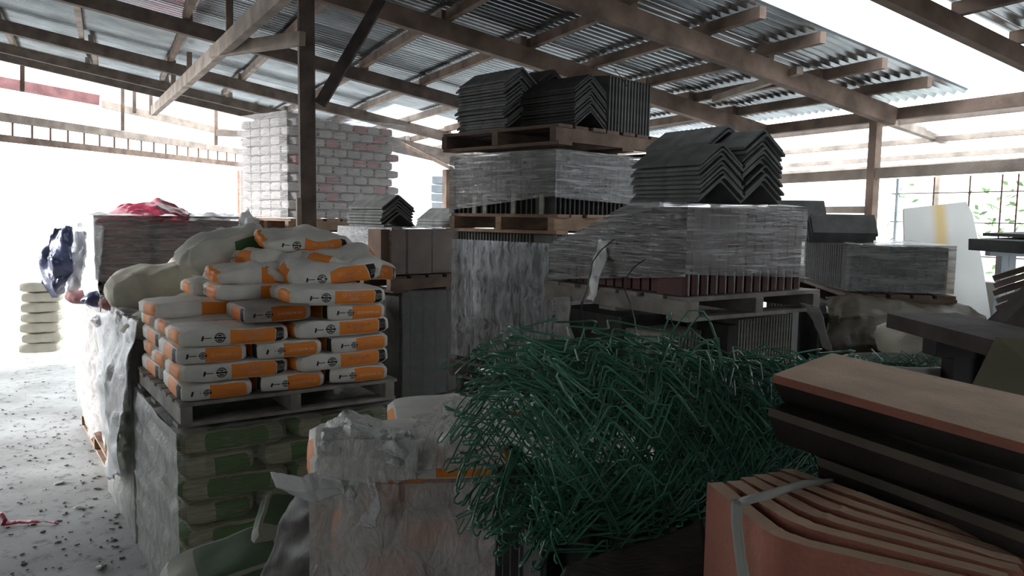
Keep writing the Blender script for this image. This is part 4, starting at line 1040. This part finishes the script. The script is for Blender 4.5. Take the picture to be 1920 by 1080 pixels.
# thin black wires standing up from the roll
bw_ = empty('black_wire', P(1110, 600, 3.3), 0, 'thin bent black wire rising in front of the wrapped load', 'wire'); o0 = P(1110,600,3.3)
mb = MB(); mb.tube([q-o0 for q in PP((1153,448,3.3),(1128,468,3.3),(1112,490,3.3),(1105,520,3.3),(1100,545,3.3),(1090,570,3.3),(1092,600,3.2),(1098,650,2.5),(1112,680,1.95))], .0028, 5); mb.build('strand', M['black_rubber'], bw_)
mb = MB(); mb.tube([q-o0 for q in PP((1210,486,3.2),(1190,500,3.2),(1173,522,3.2),(1172,545,3.2),(1182,570,3.1),(1190,600,2.6),(1196,650,1.95))], .0028, 5); mb.build('strand', M['black_rubber'], bw_)
aw = MB(); aw.tube(PP((1178,165,4.9),(1165,145,4.9),(1150,128,4.9)), .003, 4); tag(aw.build('wire_end', M['black_rubber'], centre=True), 'short wire poking up beside the upright ridge tiles', 'wire')

# ------------------------------------------------------------------ terracotta tiles, lower right
def plate(pts, th, mts, name, label, cat, group=None, parent=None, down=Vector((0,0,-1))):
    n = len(pts); c = sum(pts, Vector())/n; mb = MB()
    nm = (pts[1]-pts[0]).cross(pts[2]-pts[0]).normalized()
    if nm.dot(down) < 0: nm = -nm
    vs = [p-c for p in pts] + [p-c+nm*th for p in pts]
    mb.add(vs, [tuple(range(n)), tuple(range(2*n-1, n-1, -1))] + [(k, (k+1) % n, n+(k+1) % n, n+k) for k in range(n)], [0,1]+[1]*n)
    if parent: c = c - parent.location
    o = put(name, mb.mesh(name, mts), parent, c)
    if label: tag(o, label, cat, group)
    return o
# long V tiles stacked: each a bent plate: back wing (seen on the top one) and front wing falling towards the camera
for k in range(4):
    dx, dy = (0,0), (0,0)
    fl = [(1450,702,1.50),(1442,764,1.47),(1534,857,1.42),(1512,912,1.38)][k]
    fr_ = [(1960,842,1.12),(1960,935,1.10),(1960,1012,1.08),(1960,1130,1.06)][k]
    A = P(*fl); B = P(*fr_)
    bl_ = [(1560,662,1.85),(1545,735,1.75),(1574,826,1.68),(1545,882,1.6)][k]
    Cc = P(*bl_); Dd = P(2000, bl_[1]+98, 1.50)
    e = empty('ridge_tile', (A+B+Cc+Dd)/4, 0, ['topmost terracotta ridge tile of the lower right stack, pale dusty face', 'second shaded ridge tile below the topmost terracotta tile', 'third shaded ridge tile in the lower right stack', 'lowest shaded ridge tile of the lower right stack'][k], 'tile')
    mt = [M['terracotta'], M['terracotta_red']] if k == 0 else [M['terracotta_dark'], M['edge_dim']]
    plate([A, B, Dd, Cc], .016, mt, 'upper_wing', None, None, parent=e)
    hgt_ = .065 if k == 0 else .075
    inw = (Cc-A)*.16 + Vector((0,0,-hgt_))
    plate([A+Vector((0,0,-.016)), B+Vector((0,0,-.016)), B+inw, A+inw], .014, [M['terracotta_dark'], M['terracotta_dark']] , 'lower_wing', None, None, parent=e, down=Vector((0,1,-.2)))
# nested standing tiles
def bent(k):
    # outline on top plane in px: left end, bend, right end (outer face), offset per tile
    ox, oy = 34*k, -1.5*k
    return ox, oy
ft_pts = [((1326,905),(1452,1010),(1880,1110)), ((1362,902),(1490,985),(1900,1090)), ((1388,895),(1520,968),(1920,1075)), ((1412,890),(1548,952),(1920,1060)), ((1438,886),(1575,942),(1920,1050)), ((1462,880),(1600,930),(1920,1040))]
zt = None
for k, (l, m_, r_) in enumerate(ft_pts):
    # all tops lie on a slightly tilted plane; take height from depth rule
    dl, dm, dr = 1.28+.035*k, 1.06+.035*k, .98+.035*k
    Lp = P(l[0], l[1], dl); Mp = P(m_[0], m_[1], dm); Rp = P(r_[0], r_[1], dr)
    # smooth bend
    path = []
    for q in range(5): path.append(Lp.lerp(Mp, q/5*.92))
    for q in range(1, 8):
        t = q/8; a_ = Lp.lerp(Mp, .8+.2*t); b_ = Mp.lerp(Rp, .22*t); path.append(a_.lerp(b_, t))
    for q in range(1, 7): path.append(Mp.lerp(Rp, .22+.78*q/6))
    mb = MB(); th = .027; vs = []; n = len(path)
    for q, p in enumerate(path):
        t = (path[min(q+1, n-1)] - path[max(q-1, 0)]); t.z = 0; t.normalize(); nn = Vector((-t.y, t.x, 0))
        h_ = .30 if k == 0 else .28
        js = Vector((0,0, noise.noise(Vector((q*.6, k*3, 0)))*.002))
        vs += [p+js, p+nn*th+js, p+nn*th-Vector((0,0,h_)), p-Vector((0,0,h_))]
    fs = []; mi = []
    for q in range(n-1):
        o_ = q*4
        for s_ in range(4):
            fs.append((o_+s_, o_+4+s_, o_+4+(s_+1) % 4, o_+(s_+1) % 4)); mi.append(0 if s_ == 0 else 1)
    fs.append((0,1,2,3)); mi.append(1); fs.append(((n-1)*4+3,(n-1)*4+2,(n-1)*4+1,(n-1)*4)); mi.append(1)
    mb.add(vs, fs, mi)
    tag(mb.build('ridge_tile', [M['terracotta'], M['terracotta_red']], centre=True), 'foremost terracotta tile standing on edge under the grey strap' if k == 0 else 'terracotta tile standing on edge, number %s behind the foremost' % ['', 'one', 'two', 'three', 'four', 'five'][k], 'tile')
# strap
drape('strap', [PP((1560,897,1.34),(1562,910,1.34)), PP((1500,900,1.30),(1500,916,1.30)), PP((1440,918,1.20),(1440,936,1.20)), PP((1372,940,1.10),(1392,950,1.09)), PP((1372,975,1.095),(1392,985,1.085)), PP((1378,1030,1.09),(1398,1040,1.08)), PP((1388,1110,1.085),(1412,1115,1.075))], 3, 40, M['strap'],
      'grey plastic strap bound over the standing terracotta tiles', 'strap', amp=.0, thick=.003)
fs_ = Fr(1330, 1080, 1.22, 6)
sb = slab_load('tile_crate', fs_, .0, -.18, 0, 1.1, .42, 1.32, 'dark load carrying the terracotta tiles at the lower right', 'tile_dark', 'tile_dark', None, sp=.12, seed=95)
ss = P(1100, 1050, 1.35)
drape('shade_net', [PP((1060,1062,1.34),(1150,1035,1.36),(1240,1010,1.38),(1320,975,1.42)), PP((1040,1110,1.30),(1150,1085,1.30),(1240,1065,1.32),(1330,1030,1.36)), PP((1040,1150,1.28),(1150,1150,1.28),(1240,1150,1.3),(1330,1150,1.34))], 20, 14, film_mat('dull_dark_film', .8, .95, color=(.05,.045,.04), rough=.5), 'dull dark plastic sheet bunched under the green wire', 'plastic', amp=.02)

# ------------------------------------------------------------------ debris on the aisle floor
db = MB()
for k in range(260):
    px = rnd.uniform(0, 240); py = rnd.choice((rnd.uniform(690,1090), rnd.gauss(850,70)))
    if px > 150: pass
    if py < 690: continue
    c = G(px, py, .006); s_ = rnd.uniform(.006,.032); a = rnd.uniform(0, 6.28)
    db.box(c, (s_, s_*rnd.uniform(.15,.7), .005), rot=a)
tag(db.build('floor_litter', mat('dark_litter', (.05,.045,.04), var=.4), centre=True), 'dark crumbs and scraps strewn over the aisle floor', 'litter', kind='stuff')
for k, (px, py, lab) in enumerate(((150,952,'pale paper scrap on the aisle floor near the red ribbon'),(112,905,'small white scrap on the aisle floor, farther up the aisle'),(190,1062,'white crumpled scrap at the foot of the green-bag load'))):
    sack('paper_scrap', (.09,.05,.012), G(px, py, .009), (0,0,k), M['pale_wall'], lab, 'scrap', seed=97+k, pw=2.5)
rb_ = empty('red_ribbon', G(50, 980, .01), 0, 'twisted red plastic ribbon on the aisle floor', 'ribbon'); o0 = G(50,980,.01)
drape('ribbon_band', [[G(2,985,.02)-o0, G(30,982,.02)-o0, G(60,980,.02)-o0, G(104,977,.02)-o0], [G(2,975,.025)-o0, G(30,976,.03)-o0, G(60,974,.025)-o0, G(104,982,.02)-o0]], 24, 3, mat('red_plastic', (.45,.04,.07), rough=.35), None, None, amp=.02, parent=rb_, fr_=12)
mb = MB(); mb.tube([G(-4,962,.02)-o0, G(4,965,.07)-o0, G(10,975,.05)-o0, G(4,985,.02)-o0], .014, 5); mb.build('loop', M['red_tarp'], rb_)

# films that belong to a load travel with it
def adopt(o, parent, name):
    pm = Matrix.Translation(parent.location) @ parent.rotation_euler.to_matrix().to_4x4()
    o.parent = parent; o.matrix_parent_inverse = pm.inverted(); o.name = name
    for k in ('label', 'category', 'group'):
        if k in o: del o[k]
for o in list(col.objects):
    b = o.name.split('.')[0]
    if b in ('film_cap', 'film_cover', 'film_knot', 'film_tongue', 'film_strip'): adopt(o, p9, b)
    elif b == 'film_tail': adopt(o, e7, 'film_tail')
    elif b == 'bag_tie': adopt(o, gs, 'tie')
    elif b == 'plastic_sheet' and 'down the left of the maroon' in o.get('label', ''): adopt(o, ml, 'white_sheet')
    elif b == 'plastic_sheet' and 'long white plastic' in o.get('label', ''): adopt(o, p2, 'white_sheet')
